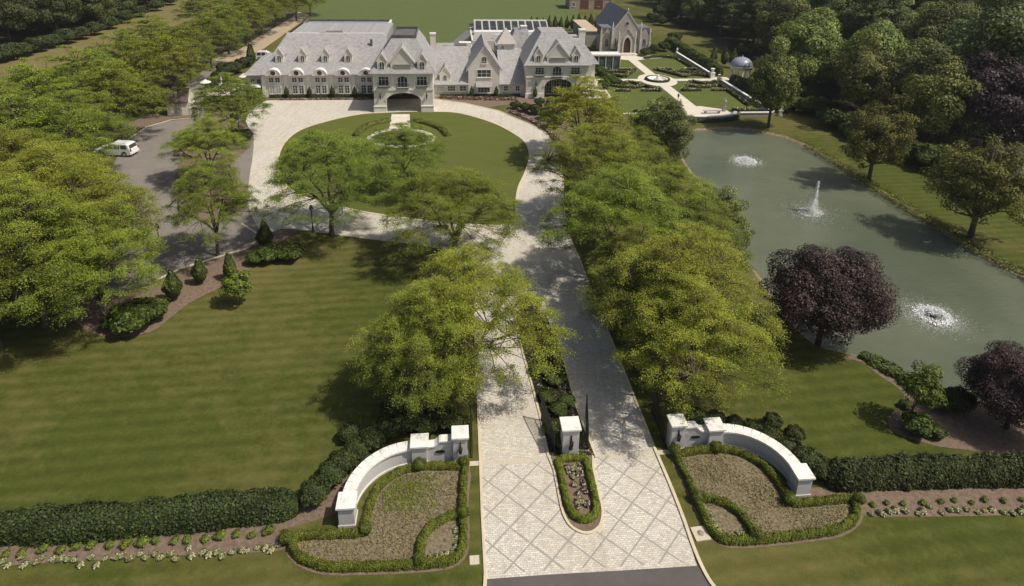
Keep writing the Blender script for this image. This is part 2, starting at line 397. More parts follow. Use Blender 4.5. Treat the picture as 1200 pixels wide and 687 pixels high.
# grass and bare bank share one sheet: the bank shows by height
m, nt, p = new_mat('ground_grass')
gp = world_pos(nt); sp_ = nt.nodes.new('ShaderNodeSeparateXYZ'); nt.links.new(gp, sp_.inputs[0])
mid = noise(nt, rot_vec(nt, gp, .15, (.8,1,1)), .8, 7, .8); fine = noise(nt, gp, 2.6, 5, .85); big = noise(nt, gp, .045, 4, .6)
f = math_n(nt, 'ADD', math_n(nt, 'MULTIPLY', mid, .5), math_n(nt, 'MULTIPLY', fine, .5))
c = ramp(nt, f, [(.3, (.050,.065,.012)), (.5, (.080,.096,.018)), (.72, (.125,.135,.032))])
d = math_n(nt, 'MULTIPLY', math_n(nt, 'SUBTRACT', math_n(nt, 'ADD', big, math_n(nt, 'MULTIPLY', mid, .5)), .66), 5.)
cl = nt.nodes.new('ShaderNodeClamp'); nt.links.new(d, cl.inputs[0])
c = mixc(nt, math_n(nt, 'MULTIPLY', cl.outputs[0], .85), c, (.165,.145,.052))
wv = nt.nodes.new('ShaderNodeTexWave'); wv.inputs['Scale'].default_value = .27; wv.inputs['Distortion'].default_value = .35; wv.inputs['Detail'].default_value = .5
nt.links.new(rot_vec(nt, gp, 1.43), wv.inputs[0]); c = mixc(nt, math_n(nt, 'MULTIPLY', wv.outputs[1], .55), c, (.62,.68,.5), 'MULTIPLY')
zb = math_n(nt, 'ADD', sp_.outputs[2], math_n(nt, 'MULTIPLY', math_n(nt, 'SUBTRACT', noise(nt, gp, .8, 3), .5), .35))
bk = ramp(nt, zb, [(0., (1,1,1)), (1., (0,0,0))])
mr = nt.nodes.new('ShaderNodeMapRange'); nt.links.new(zb, mr.inputs[0]); mr.inputs[1].default_value = -.32; mr.inputs[2].default_value = -.22; mr.inputs[3].default_value = 1; mr.inputs[4].default_value = 0
c = mixc(nt, mr.outputs[0], c, ramp(nt, noise(nt, gp, 3., 3), [(.35, (.16,.12,.07)), (.65, (.36,.28,.19))]))
nt.links.new(c, p.inputs['Base Color']); p.inputs['Roughness'].default_value = .9; p.inputs['Specular IOR Level'].default_value = .15
bump(nt, p, noise(nt, gp, 9., 4, .8), .7, .08)
GROUND = m
np_mesh('ground', np.stack([XX, YY, ZZ], -1).reshape(-1, 3), fc, None, GROUND, smooth=True, kind='structure')
wx, wy = np.array(POND).T
b = MB(); b.add([(x, y, -.5) for x, y in [(1, 22), (75, 22), (75, 112), (1, 112)]], [(0,1,2,3)])
# water sheet cut to a margin round the pond
b = MB(); cx0, cy0 = wx.mean(), wy.mean()
out = []
for i in range(len(POND)):
    p0, p1, p2 = POND[i-1], POND[i], POND[(i+1) % len(POND)]
    tx, ty = p2[0]-p0[0], p2[1]-p0[1]; l = math.hypot(tx, ty)+1e-9
    out.append((p1[0]-ty/l*1.2, p1[1]+tx/l*1.2))
ar = sum(POND[i-1][0]*POND[i][1]-POND[i][0]*POND[i-1][1] for i in range(len(POND)))
if ar > 0: out = [(2*a[0]-b_[0], 2*a[1]-b_[1]) for a, b_ in zip(POND, out)]
b.add([(x, y, -.5) for x, y in out], [tuple(range(len(out)))]); b.build('pond_water', WATER, kind='structure')

LV = 0
def sheet(name, poly, mat, z, kind='structure', **k):
    b = MB(); b.add([(x, y, z) for x, y in poly], [tuple(range(len(poly)))])
    a = sum(poly[i-1][0]*poly[i][1]-poly[i][0]*poly[i-1][1] for i in range(len(poly)))
    if a < 0: b.f = [f[::-1] for f in b.f]
    return b.build(name, mat, kind=kind, **k)
def ribbon(path, wdt, z0, z1, b=None, mi=0):
    """raised strip along a path"""
    b = b or MB(); n = len(path); L = []; Rr = []
    for i, q in enumerate(path):
        a = path[max(0, i-1)]; c = path[min(n-1, i+1)]; tx, ty = c[0]-a[0], c[1]-a[1]; l = math.hypot(tx, ty)+1e-9
        L.append((q[0]-ty/l*wdt/2, q[1]+tx/l*wdt/2)); Rr.append((q[0]+ty/l*wdt/2, q[1]-tx/l*wdt/2))
    vv = [(x, y, z) for (x, y), z in [(p, z) for p in L for z in (z0, z1)]]+[(x, y, z) for (x, y), z in [(p, z) for p in Rr for z in (z0, z1)]]
    ff = []
    for i in range(n-1):
        a, c = 2*i, 2*n+2*i
        ff += [(a+1, c+1, c+3, a+3), (a, a+1, a+3, a+2), (c+1, c, c+2, c+3)]
    ff += [(0, 2*n, 2*n+1, 1), (2*n-2, 2*n-1, 4*n-1, 4*n-2)]
    b.add(vv, ff, mi); return b
def grow(path, off):
    out = []; n = len(path)
    for i, q in enumerate(path):
        a = path[i-1]; c = path[(i+1) % n]; tx, ty = c[0]-a[0], c[1]-a[1]; l = math.hypot(tx, ty)+1e-9
        out.append((q[0]-ty/l*off, q[1]+tx/l*off))
    return out

# land around
sheet('meadow', pts([(-260,118),(-100,112),(-30,100),(40,86),(90,70),(140,55),(200,32),(262,8),(300,-12),(245,-14),(190,8),(120,36),(60,54),(0,68),(-100,82),(-260,90)]), MEADOW, .004)
sheet('crop_field', pts([(352,22),(372,8),(380,-15),(390,-45),(640,-45),(660,-12),(672,8),(690,30),(690,60),(330,60),(340,35)]), FIELD, .004)
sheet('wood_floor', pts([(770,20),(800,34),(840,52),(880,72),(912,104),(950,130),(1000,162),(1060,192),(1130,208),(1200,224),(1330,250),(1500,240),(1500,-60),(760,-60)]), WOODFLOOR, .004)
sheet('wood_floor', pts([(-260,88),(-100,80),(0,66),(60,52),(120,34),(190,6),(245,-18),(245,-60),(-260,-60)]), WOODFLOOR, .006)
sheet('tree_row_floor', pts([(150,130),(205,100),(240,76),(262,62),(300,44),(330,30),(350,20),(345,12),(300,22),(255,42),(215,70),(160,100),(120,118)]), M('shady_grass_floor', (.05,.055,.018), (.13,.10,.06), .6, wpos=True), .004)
# drives
DRV_R = [(811,634),(797,600),(778,552),(757,500),(737,450),(717,400),(697,350),(678,302),(666,275),(662,258),(660,235),(660,212),(657,192),(650,175),(641,157),(622,146),(600,137),(585,130),(572,127),(545,121),(509,116)]
OUT_L = [(432,117),(330,117),(312,118),(292,130),(288,142),(296,160),(292,174),(290,195),(291,220),(291,245),(280,256)]
LOW = [(305,279),(330,268),(370,272),(430,280),(475,285),(520,292),(550,301),(556,320)]
dr = pts(DRV_R)+pts([(490,116)])+pts(OUT_L)+pts(LOW)+pts([(557,400),(560,470),(563,545),(568,620),(570,640)])
sheet('driveway', dr, PAVER, .008)
sheet('entrance_apron', pts([(563,545),(564.5,578),(567,620),(569.5,676),(640,671),(700,667.5),(760,664),(815.5,660.5),(800,606),(785,568),(767,526),(704,531),(648,537)]), PAVER_LAT, .012)
# header course across the drive at the gate
b = MB(); ribbon([W(-6.7, -.1, GO), W(-1.0, -.1, GO)], .35, .012, .0165, b); ribbon([W(1.9, -.1, GO), W(6.3, -.1, GO)], .35, .012, .0165, b)
b.build('paver_header', M('header_pavers', (.5,.45,.36), (.6,.55,.45), 4, wpos=True), kind='structure')
b = MB(); ribbon(pts([(569.5,676.5),(640,671.5),(700,668),(760,664.5),(816,661)]), .22, .012, .0165, b)
b.build('paver_edge', PAVER, kind='structure')
# street with kerb returns
sheet('road', pts([(569,674),(816,659.5),(826,676),(840,694),(865,720),(1500,715),(1500,1400),(-700,1500),(-700,760),(520,735),(556,722),(566,700)]), ROAD, .006)
b = MB()
ribbon(smooth_poly(pts([(767,526),(785,568),(800,606),(812,640),(824,668),(838,690),(866,716),(960,716),(1500,690)]), 4, False), .18, 0, .10, b)
ribbon(pts(DRV_R[3:]), .16, 0, .06, b); ribbon(pts([(767,526),(757,500)]), .16, 0, .06, b)
ribbon(pts([(557,330),(557,400),(560,470),(563,545),(565,600),(569,676)]), .16, 0, .06, b)
ribbon(smooth_poly(pts([(569,674),(566.5,700),(556,722),(500,738),(300,750),(-300,790)]), 4, False), .18, 0, .10, b)
b.build('driveway_kerb', CURB, kind='structure')
# oval lawn and its kerb
OVAL = smooth_poly(pts([(453,132),(423,134),(388,141),(353,152),(333,168),(325,190),(331,212),(347,227),(372,236),(400,243),(440,251),(500,259),(560,264),(592,264),(604,258),(605,240),(608,220),(616,202),(621,183),(616,167),(600,155),(580,145),(556,137),(533,132),(508,131),(480,131)]), 4)
sheet('oval_lawn', OVAL, LAWN_OVAL, .016)
b = MB(); ribbon(OVAL+[OVAL[0]], .3, 0, .05, b); b.build('lawn_kerb', CURB, kind='structure')
sheet('front_path', pts([(459,134),(480,134),(481,152),(456,152)]), PATH, .020)
RING = [G(470+40*math.cos(a), 162+11.5*math.sin(a)) for a in np.linspace(0, 2*math.pi, 28, False)]
sheet('front_path', RING, PATH, .024); sheet('oval_lawn', [G(470+33*math.cos(a), 162+9*math.sin(a)) for a in np.linspace(0, 2*math.pi, 28, False)], LAWN_OVAL, .028)
# parking and service road
sheet('parking_lot', smooth_poly(pts([(120,215),(148,166),(172,150),(200,142),(250,139),(292,150),(297,175),(292,210),(292,245),(306,276),(290,292),(258,302),(210,316),(175,333),(110,345),(62,330),(50,300),(70,260)]), 3), ASPHALT, .012)
sheet('service_road', pts([(244,150),(239,132),(240,112),(246,96),(252,85),(268,76),(292,66),(308,58),(332,41),(350,28),(362,18),(350,14),(341,21),(323,32),(302,44),(281,58),(262,62),(246,70),(236,84),(222,96),(214,110),(222,139),(222,150)]), ASPHALT, .016)
sheet('dirt_track', pts([(252,84),(268,75),(292,66),(308,58),(332,41),(350,28),(362,18),(350,14),(341,21),(323,32),(302,44),(281,58),(262,62),(246,70),(240,80)]), DIRT, .020)
b = MB(); ribbon(pts([(150,164),(172,149),(200,141),(222,139)]), .16, 0, .1, b); ribbon(pts([(175,333),(210,316),(258,301),(291,291),(306,278)]), .16, 0, .1, b)
ribbon(pts([(283,262),(296,270),(309,280)]), .22, 0, .018, b)
b.build('parking_kerb', CURB, kind='structure')
# planting beds
def bed(poly, n=3, mat=MULCH, z=.03, name='mulch_bed'): return sheet(name, smooth_poly(pts(poly), n) if n else pts(poly), mat, z)
bed([(205,205),(238,140),(268,132),(290,150),(295,168),(283,182),(270,195),(290,222),(291,238),(270,256),(245,262),(220,250)], 4, z=.026)
bed([(349,270),(330,284),(297,313),(265,334),(223,355),(196,376),(175,390),(129,396),(94,383),(63,351),(52,330),(110,346),(175,335),(210,318),(258,303),(291,293),(306,281),(325,270)], 3)
bed([(118,195),(150,163),(175,147),(205,139),(228,137),(222,128),(170,136),(120,165)], 2, z=.022)
bed([(300,116),(432,116),(432,110),(300,110)], 0, z=.03)
bed([(509,116),(545,121),(572,126),(600,122),(640,124),(640,110),(509,111)], 0, z=.012)
bed([(592,131),(604,137),(622,145),(641,156),(655,172),(672,170),(665,140),(640,128),(610,126)], 3, z=.03)
# verge beds by the hedges
bed([(-150,680),(0,664),(120,656),(240,650),(325,646),(345,634),(325,622),(400,600),(408,560),(385,540),(360,570),(340,600),(200,612),(0,632),(-150,645)], 2, z=.014)
bed([(946,572),(960,592),(1010,600),(1020,606),(1200,604),(1400,598),(1400,565),(1200,568),(1080,570)], 2, z=.014)
bed([(985,420),(1008,424),(1030,440),(1060,462),(1050,480),(1040,492),(1050,508),(1080,518),(1120,526),(1220,530),(1250,480),(1140,474),(1100,470),(1062,444),(1012,418)], 3, z=.012)

# garden ground (estate-local coordinates, behind and right of the house)
def wpoly(l, O=HO): return [W(u, v, O) for u, v in l]
sheet('garden_lawn', wpoly([(36.5,-4),(62.6,-4),(62.6,46),(36.5,46)]), GARDEN_LAWN, .008)
sheet('garden_path', wpoly([(49.5,-3),(51.6,-3),(51.6,44),(49.5,44)]), PATH, .014)
sheet('garden_path', wpoly([(37,20.6),(64,20.6),(64,22.4),(37,22.4)]), PATH, .018)
sheet('garden_path', [W(50.5+3.9*math.cos(a), 21.5+5.2*math.sin(a)) for a in np.linspace(0, 2*math.pi, 32, False)], PATH, .022)
sheet('garden_path', wpoly([(43.6,45.8),(57.8,45.8),(58.6,43),(54.6,42),(52,40.5),(49.2,40.5),(46.6,42),(42.6,43)]), PATH, .026)
sheet('garden_terrace', wpoly([(43.5,-3.6),(56.5,-3.6),(56.0,0.0),(52.4,2.2),(48.8,2.2),(47.8,.5),(44.5,-1.2)]), PATH, .026)
sheet('garden_terrace', wpoly([(62.4,19.2),(66.2,19.2),(66.2,23.6),(62.4,23.6)]), PATH, .03)
sheet('side_terrace', wpoly([(33.2,8),(37.6,8),(38.4,22),(33.2,22)]), PATH, .03)
sheet('west_terrace', wpoly([(-38,11.5),(-29.5,11.5),(-29.5,19.5),(-37,20.5)]), PATH, .03)

# ------------------------------------------------------------------ plants: generators
def pal(n, cols, wts=None, jit=.12, r=rng):
    c = np.array(cols)[r.choice(len(cols), n, p=wts)]
    return c*(1+r.normal(size=(n, 1))*jit).clip(.6, 1.5)
def rep4(c): return np.repeat(c, 4, 0)
def core_ellipsoid(rx, ry, rz, cz, k=14, m=8, wob=.08):
    th = np.linspace(0, 2*np.pi, k, False); ph = np.linspace(.12, np.pi-.12, m)
    T, P_ = np.meshgrid(th, ph); rr = 1+wob*np.sin(3*T+2*P_)
    v = np.stack([rx*np.cos(T)*np.sin(P_)*rr, ry*np.sin(T)*np.sin(P_)*rr, cz-rz*np.cos(P_)], -1).reshape(-1, 3)
    f = [(i*k+j, i*k+(j+1) % k, (i+1)*k+(j+1) % k, (i+1)*k+j) for i in range(m-1) for j in range(k)]
    return v, np.array(f)
def join(parts):
    V, F, C = [], [], []; n = 0
    for v, f, c in parts:
        V.append(v); F.append(f+n); C.append(c); n += len(v)
    return np.concatenate(V), np.concatenate(F), np.concatenate(C)
def leafy(name, rx, ry, h, n, size, cols, mat, parent=None, lumps=7, z0=0, up=.5, wts=None, core=.78, cone=0., r=None, **k):
    """a bush: lumpy shell of leaf faces over a dense inside"""
    r = r or rng
    d = r.normal(size=(n, 3)); d[:, 2] = np.abs(d[:, 2])*1.0-.35; d /= np.linalg.norm(d, axis=1)[:, None]
    L = r.normal(size=(lumps, 3)); L[:, 2] = np.abs(L[:, 2]); L /= np.linalg.norm(L, axis=1)[:, None]
    b = (d@L.T); bb = np.exp(-(1-b)*9).max(1); rad = .70+.40*bb-.20*r.random(n)**2+.055*r.normal(size=n)
    z = (d[:, 2]*rad*.5+.5).clip(0, 1.1)
    taper = 1-cone*z
    p = np.stack([d[:, 0]*rad*rx*taper, d[:, 1]*rad*ry*taper, z0+h*z], 1)
    v, f = leaf_quads(p, size*(.7+.6*r.random(n)), up*.6, .65, r, d)
    c = pal(n, cols, wts, .14, r)*(.85+.3*r.random((lumps, 1))[np.argmax(b, 1)])
    parts = [(v, f, rep4(c))]
    if core:
        cv, cf = core_ellipsoid(rx*core*(1-cone*.45), ry*core*(1-cone*.45), h*.5*core, z0+h*.48)
        if cone: 
            zz = (cv[:, 2]-z0)/h; kk = (1-cone*zz)/(1-cone*.5); cv[:, 0] *= kk; cv[:, 1] *= kk
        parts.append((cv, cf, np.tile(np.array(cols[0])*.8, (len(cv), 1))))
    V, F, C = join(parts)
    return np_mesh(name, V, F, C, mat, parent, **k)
def leafy_band(name, path, wdt, h, mat, cols, dens=260, size=.05, z0=0, wob=.1, seed=1, parent=None, per=1.0, wts=None, core=.8, up=.4, roundness=2.6, **k):
    """a hedge along a path: leaf faces on a rounded section, humped along its length"""
    r = np.random.default_rng(seed); P = np.array(path, float); seg = np.hypot(*(P[1:]-P[:-1]).T); cum = np.r_[0, np.cumsum(seg)]; Ltot = cum[-1]
    n = int(Ltot*(wdt+2*h)*dens); s = r.random(n)*Ltot; i = (np.searchsorted(cum, s, 'right')-1).clip(0, len(seg)-1)
    t = (s-cum[i])/seg[i]; base = P[i]*(1-t)[:, None]+P[i+1]*t[:, None]
    tg = (P[i+1]-P[i])/seg[i][:, None]; nn = np.stack([-tg[:, 1], tg[:, 0]], 1)
    a = r.random(n)*np.pi; ca, sa = np.cos(a), np.sin(a); q = 2/roundness
    ph1, ph2 = r.random(2)*6
    ef = .35+.65*np.sqrt((np.minimum(s, Ltot-s)/(wdt*.55)).clip(0, 1)) if wdt > 1 else 1.
    hump = ef*(1+wob*(np.sin(s*2*np.pi/per+ph1+np.sin(s*1.3)*1.2)*.45+np.sin(s*2*np.pi/(per*2.3)+ph2+3*a)*.5+np.sin(s*2*np.pi/(per*.41)+4*a)*.35+r.normal(size=n)*.5))
    off = np.sign(ca)*np.abs(ca)**q*wdt/2*hump; z = z0+sa**q*h*hump*(.97+.03*r.random(n))
    # bring some faces down the sides
    p = np.stack([base[:, 0]+nn[:, 0]*off, base[:, 1]+nn[:, 1]*off, z], 1)
    v, f = leaf_quads(p, size*(.7+.6*r.random(n)), up*.6, .7, r, np.stack([nn[:, 0]*ca, nn[:, 1]*ca, sa], 1))
    tone = 1+.12*np.sin(s*1.7/per+ph2+2*a)+.12*np.sin(s*5.1/per+3*a)
    c = pal(n, cols, wts, .13, r)*tone[:, None]
    P3 = [tuple(x) for x in P]
    if wdt > 1 and len(P3) > 3: P3 = P3[1:-1] if len(P3) < 12 else P3[1:-1]
    mb = MB(); ribbon(P3, wdt*core, z0, z0+h*core, mb)
    cv = np.array(mb.v); cf = np.array(mb.f)
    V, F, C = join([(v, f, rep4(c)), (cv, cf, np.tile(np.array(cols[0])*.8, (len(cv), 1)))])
    return np_mesh(name, V, F, C, mat, parent, **k)

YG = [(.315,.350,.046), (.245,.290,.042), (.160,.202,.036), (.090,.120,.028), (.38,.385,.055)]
def make_locust(seed, nl=38000, leaf=.085, Rr=6.3, gaps=.0, label='', tone=None, sprays=165, zlo=3.1, zhi=10.):
    """honey locust: short trunk, spreading limbs, flat feathery sprays"""
    r = np.random.default_rng(seed); tone = tone or YG
    root = empty('honey_locust_tree', (0, 0, 0), 0, label, 'tree')
    tb = MB(); th = 2.1+r.random()*.6; lean = r.normal(size=2)*.15
    tb.tube([(0,0,-.1), (lean[0]*.3,lean[1]*.3,.25), (lean[0]*.6,lean[1]*.6,th*.6), (lean[0],lean[1],th)], [.36,.25,.22,.2], 8)
    nodes = []; nlim = 6
    for i in range(nlim):
        a = i*2*math.pi/nlim+r.random()*.7; rr = Rr*(.45+.4*r.random()) if i else Rr*.15; zt = 6.2+3.6*(1-rr/Rr)+r.random()*.6
        pp = []; k = 7
        for j in range(k+1):
            t = j/k; rad = rr*(t**.9); z = th+(zt-th)*(t**.72)
            aa = a+.25*math.sin(3*t+i); pp.append((lean[0]+rad*math.cos(aa)+r.normal()*.08, lean[1]+rad*math.sin(aa)+r.normal()*.08, z))
        tb.tube(pp, [.15*(1-t*.75) for t in [j/k for j in range(k+1)]], 6)
        nodes += pp[2:]
    nodes = np.array(nodes)
    # spray centres inside a flattened dome, uneven outline
    ang = r.random(6000)*2*np.pi; u = np.sqrt(r.random(6000)); lob = 1+.13*np.sin(3*ang+r.random()*6)+.09*np.sin(5*ang+r.random()*6)
    zh = 4.0+7.2*np.sqrt((1-u**2).clip(0)*.96+.02)*(1+.10*np.sin(2*ang+r.random()*6)); zl = 3.9+2.2*(1-u); zc = zl+(zh-zl)*r.random(6000)**.45
    cand = np.stack([Rr*.92*u*lob*np.cos(ang), Rr*.92*u*lob*np.sin(ang), zc], 1)
    keep = [0]
    for i in range(1, len(cand)):
        d = cand[keep]-cand[i]; d[:, 2] *= 1.25
        if (np.sqrt((d**2).sum(1)) > .98).all(): keep.append(i)
        if len(keep) >= sprays: break
    C0 = cand[keep]; V = []; Cc = []
    per = nl//len(C0)
    for q in C0:
        dd = nodes-q; dd[:, 2] *= 1.0; cost = np.linalg.norm(dd, axis=1)+np.where(dd[:, 2] > 0, dd[:, 2]*3, 0); nd = nodes[np.argmin(cost)]
        midp = (nd+q)/2+np.array([0, 0, .18])
        tb.tube([nd, midp, q], [.05, .035, .014], 4, cap=False)
        rs = .75+.55*r.random(); n = int(per*(rs/1.0)**2*.9)
        # several fingers out of each spray centre
        nf = 6; fa = r.random(nf)*2*np.pi; fl = rs*(.5+.8*r.random(nf)); w_ = r.integers(0, nf, n)
        t = r.random(n)**.6; sp = r.normal(size=(n, 2))*.17*(.5+t)[:, None]
        x = q[0]+np.cos(fa[w_])*fl[w_]*t+sp[:, 0]; y = q[1]+np.sin(fa[w_])*fl[w_]*t+sp[:, 1]
        out = (q[0]**2+q[1]**2)/Rr**2
        z = q[2]+.22*np.sin(t*2.4)-.30*t*t*(1+out)+r.normal(size=n)*.075
        V.append(np.stack([x, y, z], 1))
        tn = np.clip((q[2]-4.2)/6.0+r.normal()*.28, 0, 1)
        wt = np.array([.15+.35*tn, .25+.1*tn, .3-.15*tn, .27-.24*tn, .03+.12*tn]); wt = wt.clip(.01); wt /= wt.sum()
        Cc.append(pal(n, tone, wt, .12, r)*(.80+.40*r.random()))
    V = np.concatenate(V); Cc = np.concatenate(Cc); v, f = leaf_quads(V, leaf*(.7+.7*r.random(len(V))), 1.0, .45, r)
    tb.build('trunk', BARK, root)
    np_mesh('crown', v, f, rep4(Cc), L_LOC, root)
    return root

def make_broad(seed, name, cols, mat, Rr=5., H_=14., n=15000, leaf=.26, clumps=34, rag=0., trunk=True, zb=.18, top=1., label='', bark=None, cat='tree', core=True, open_=0.):
    """woodland tree: many leaf clumps over a dense crown"""
    r = np.random.default_rng(seed); root = empty(name, (0, 0, 0), 0, label, cat)
    tb = MB(); tb.tube([(0,0,-.1), (.05,.02,H_*.2), (r.normal()*.2,r.normal()*.2,H_*.55), (0,0,H_*.85)], [Rr*.062, Rr*.05, Rr*.033, .04], 7)
    V = []; C_ = []; E_ = []; cz = H_*(zb+1)/2; hz = H_*(1-zb)/2
    ks = np.arange(clumps)+.5; phi = np.arccos(1-2*ks/clumps*.86); th = np.pi*(1+5**.5)*ks
    lo = r.random(3)*6
    for i in range(clumps):
        sh = (.60+.20*r.random()+r.normal()*.04-rag*.4*r.random()+rag*.25*r.random())*(1+.14*math.sin(2*th[i]+lo[0])+.10*math.sin(3*th[i]+lo[1]+2*phi[i])); d = np.array([math.cos(th[i])*math.sin(phi[i]), math.sin(th[i])*math.sin(phi[i]), math.cos(phi[i])])
        d += r.normal(size=3)*.10
        q = np.array([d[0]*Rr*sh, d[1]*Rr*sh, cz+d[2]*hz*sh]); rc = Rr*(.20+.25*r.random()**1.3)*(1-.4*rag); m_ = int(n/clumps*(rc/(Rr*.35))**2)
        e = r.normal(size=(m_, 3)); e[:, 2] += .35; e /= np.linalg.norm(e, axis=1)[:, None]; rad = rc*(.72+.33*r.random(m_)-open_*r.random(m_))
        e2 = e*rad[:, None]; e2[:, 2] *= .78; V.append(q+e2); E_.append(e*.8+d*.35)
        C_.append(pal(m_, cols, None, .15, r)*(.74+.55*r.random()))
        if i % 2 == 0: tb.tube([(0,0,max(H_*.2, q[2]-Rr*.5)), tuple(q*np.array([.6,.6,1])-np.array([0,0,rc*.5])), tuple(q)], [Rr*.022, Rr*.015, .03], 4, cap=False)
    V = np.concatenate(V); C_ = np.concatenate(C_); v, f = leaf_quads(V, leaf*(.7+.6*r.random(len(V))), .25, .7, r, np.concatenate(E_))
    parts = [(v, f, rep4(C_))]
    if core:
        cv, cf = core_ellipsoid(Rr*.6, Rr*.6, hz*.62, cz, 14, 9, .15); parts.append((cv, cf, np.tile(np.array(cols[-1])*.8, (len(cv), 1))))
    Vv, F, C2 = join(parts)
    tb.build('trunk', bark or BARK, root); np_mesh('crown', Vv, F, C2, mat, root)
    return root
def make_pine(seed, cols, Rr=4.2, H_=16., n=26000, leaf=.17, name='pine_tree', label=''):
    r = np.random.default_rng(seed); root = empty(name, (0, 0, 0), 0, label, 'tree')
    tb = MB(); tb.tube([(0,0,-.1), (0,0,H_*.5), (0,0,H_*.97)], [.32, .2, .04], 7); V = []; C_ = []; lay = 11
    for i in range(lay):
        t = i/(lay-1); z = H_*(.24+.73*t); rl = Rr*(1-.78*t**1.3)*(.85+.3*r.random()); nb = int(8-3*t); off = r.random()*6
        for j in range(nb):
            a = off+j*2*math.pi/nb+r.normal()*.2; L = rl*(.75+.4*r.random()); m_ = int(n/(lay*6.5)*(L/Rr)*1.5)
            s = r.random(m_)**.7; w_ = .34+.5*np.sin(s*2.7)*.55
            x = np.cos(a)*L*s+r.normal(size=m_)*w_*.7; y = np.sin(a)*L*s+r.normal(size=m_)*w_*.7; zz = z+.35*L*s*(.25)-.1*L*s*s+r.normal(size=m_)*.17
            V.append(np.stack([x, y, zz], 1)); C_.append(pal(m_, cols, None, .12, r)*(.8+.35*r.random()))
            tb.tube([(0,0,z-.2), (math.cos(a)*L*.9, math.sin(a)*L*.9, z+.1*L)], [.06, .02], 4, cap=False)
    V = np.concatenate(V); C_ = np.concatenate(C_); v, f = leaf_quads(V, leaf*(.7+.6*r.random(len(V))), .6, .5, r)
    tb.build('trunk', BARK_GREY, root); np_mesh('crown', v, f, rep4(C_), L_WOOD, root); return root

ORD = ['first','second','third','fourth','fifth','sixth','seventh','eighth','ninth','tenth','eleventh','twelfth','thirteenth','fourteenth','fifteenth','sixteenth','seventeenth','eighteenth','nineteenth','twentieth']
def ordn(i):
    if i < 20: return ORD[i]
    t, u = divmod(i+1, 10); tens = {2:'twenty',3:'thirty',4:'forty',5:'fifty',6:'sixty',7:'seventy',8:'eighty',9:'ninety'}[t]
    return tens+'-'+ORD[u-1] if u else tens[:-1]+'ieth'

# ------------------------------------------------------------------ the gateway
UC = -.08
def gw(u, v, z=0): x, y = W(UC+u, v, GO); return (x, y, z)
def pier(b, c, u0, u1, v0, v1, h, parts=True):
    b.box((u0-.05, v0-.05, 0), (u1+.05, v1+.05, .16)); b.box((u0, v0, .16), (u1, v1, h-.18))
    c.box((u0-.05, v0-.05, h-.18), (u1+.05, v1+.05, h-.11)); c.box((u0-.10, v0-.10, h-.11), (u1+.10, v1+.10, h))
def lantern(root, x, y, z, s=1., name='wall_lantern'):
    b = MB(); b.tube([(x, y, z-.30*s), (x, y-.10*s, z-.38*s), (x, y-.2*s, z-.28*s)], .022*s, 5); b.tube([(x, y, z+.38*s), (x, y-.12*s, z+.46*s), (x, y-.2*s, z+.32*s)], .022*s, 5)
    b.lathe([(.01,-.3),(.05,-.27),(.10,-.20),(.13,.10),(.15,.13),(.06,.24),(.02,.34)], (x, y-.2*s, z), 6, 0, False)
    b.box((x-.05*s, y-.02, z-.42*s), (x+.05*s, y, z+.5*s)); b.v = [(p[0], p[1], p[2]) for p in b.v]
    return b.build(name, IRON, root)
def entrance_wall(sg, side):
    root = empty('entrance_wall', gw(0, 0), AX, f'whitewashed brick entrance wall curving out on the {side} of the driveway', 'wall')
    b = MB(); c = MB()
    def bx(mb, u0, u1, *a): pass
    def X(u): return sg*u
    def P_(mbw, mbc, u0, u1, v0, v1, h): a_, b_ = sorted((X(u0), X(u1))); pier(mbw, mbc, a_, b_, v0, v1, h)
    for nm, a in (('gate_pier', (6.4, 7.25, 0., .85, 2.0)), ('middle_pier', (8.85, 9.75, -.05, .85, 1.55)), ('end_pier', (12.65, 13.5, -3.9, -3.0, 1.45))):
        w1, c1 = MB(), MB(); P_(w1, c1, *a); o = w1.build(nm, GATEWALL, root); c1.build('cap', CAPW, o)
    # panel with swept shoulder
    pw, pc = MB(), MB(); top = [(7.25, 1.5), (8.0, 1.5), (8.12, 1.46), (8.22, 1.3), (8.4, 1.16), (8.85, 1.12)]
    poly = [(X(7.25), 0)]+[(X(u), z) for u, z in top]+[(X(8.85), 0)]
    if sg < 0: poly = poly[::-1]
    pw.vprism(poly, .22, .66); o = pw.build('name_panel', GATEWALL, root)
    for i in range(len(top)-1):
        (u0, z0), (u1, z1) = top[i], top[i+1]; q = [(X(u0), z0+.003), (X(u1), z1+.003), (X(u1), z1+.09), (X(u0), z0+.09)]
        pc.vprism(q if sg > 0 else q[::-1], .16, .72)
    pc.build('cap', CAPW, o)
    e = MB(); n = 24; ov = [(X(8.05)+.30*math.cos(t)*(1+.0*t), .78+.11*math.sin(t)) for t in [2*math.pi*i/n for i in range(n)]]; e.vprism(ov, .17, .218); e.build('oval_plaque', M('bronze_plaque', (.03,.026,.02), (.07,.055,.035), 9, .45, metal=.4), root)
    lantern(root, X(6.82), 0, 1.15, .9)
    # curved wall: quarter ring
    k = 22; cu, cv, r0 = 9.65, -3.05, 3.42
    arc = [(X(cu+r0*math.sin(t)), cv+r0*math.cos(t)) for t in [math.pi/2*i/k for i in range(k+1)]]
    w1 = ribbon(arc, .52, 0, 1.12); o = w1.build('curved_wall', GATEWALL, root)
    c1 = MB()
    for q in range(0, k, 2):
        sg_ = [arc[q], arc[q+1], arc[q+2]]; e0 = (sg_[0][0]+(sg_[1][0]-sg_[0][0])*.035, sg_[0][1]+(sg_[1][1]-sg_[0][1])*.035); ribbon([e0]+sg_[1:], .74, 1.125, 1.24, c1)
    c1.build('cap', CAPW, o)
    f1 = ribbon(arc, .60, 0, .14); f1.build('plinth', CAPW, o)
    return root
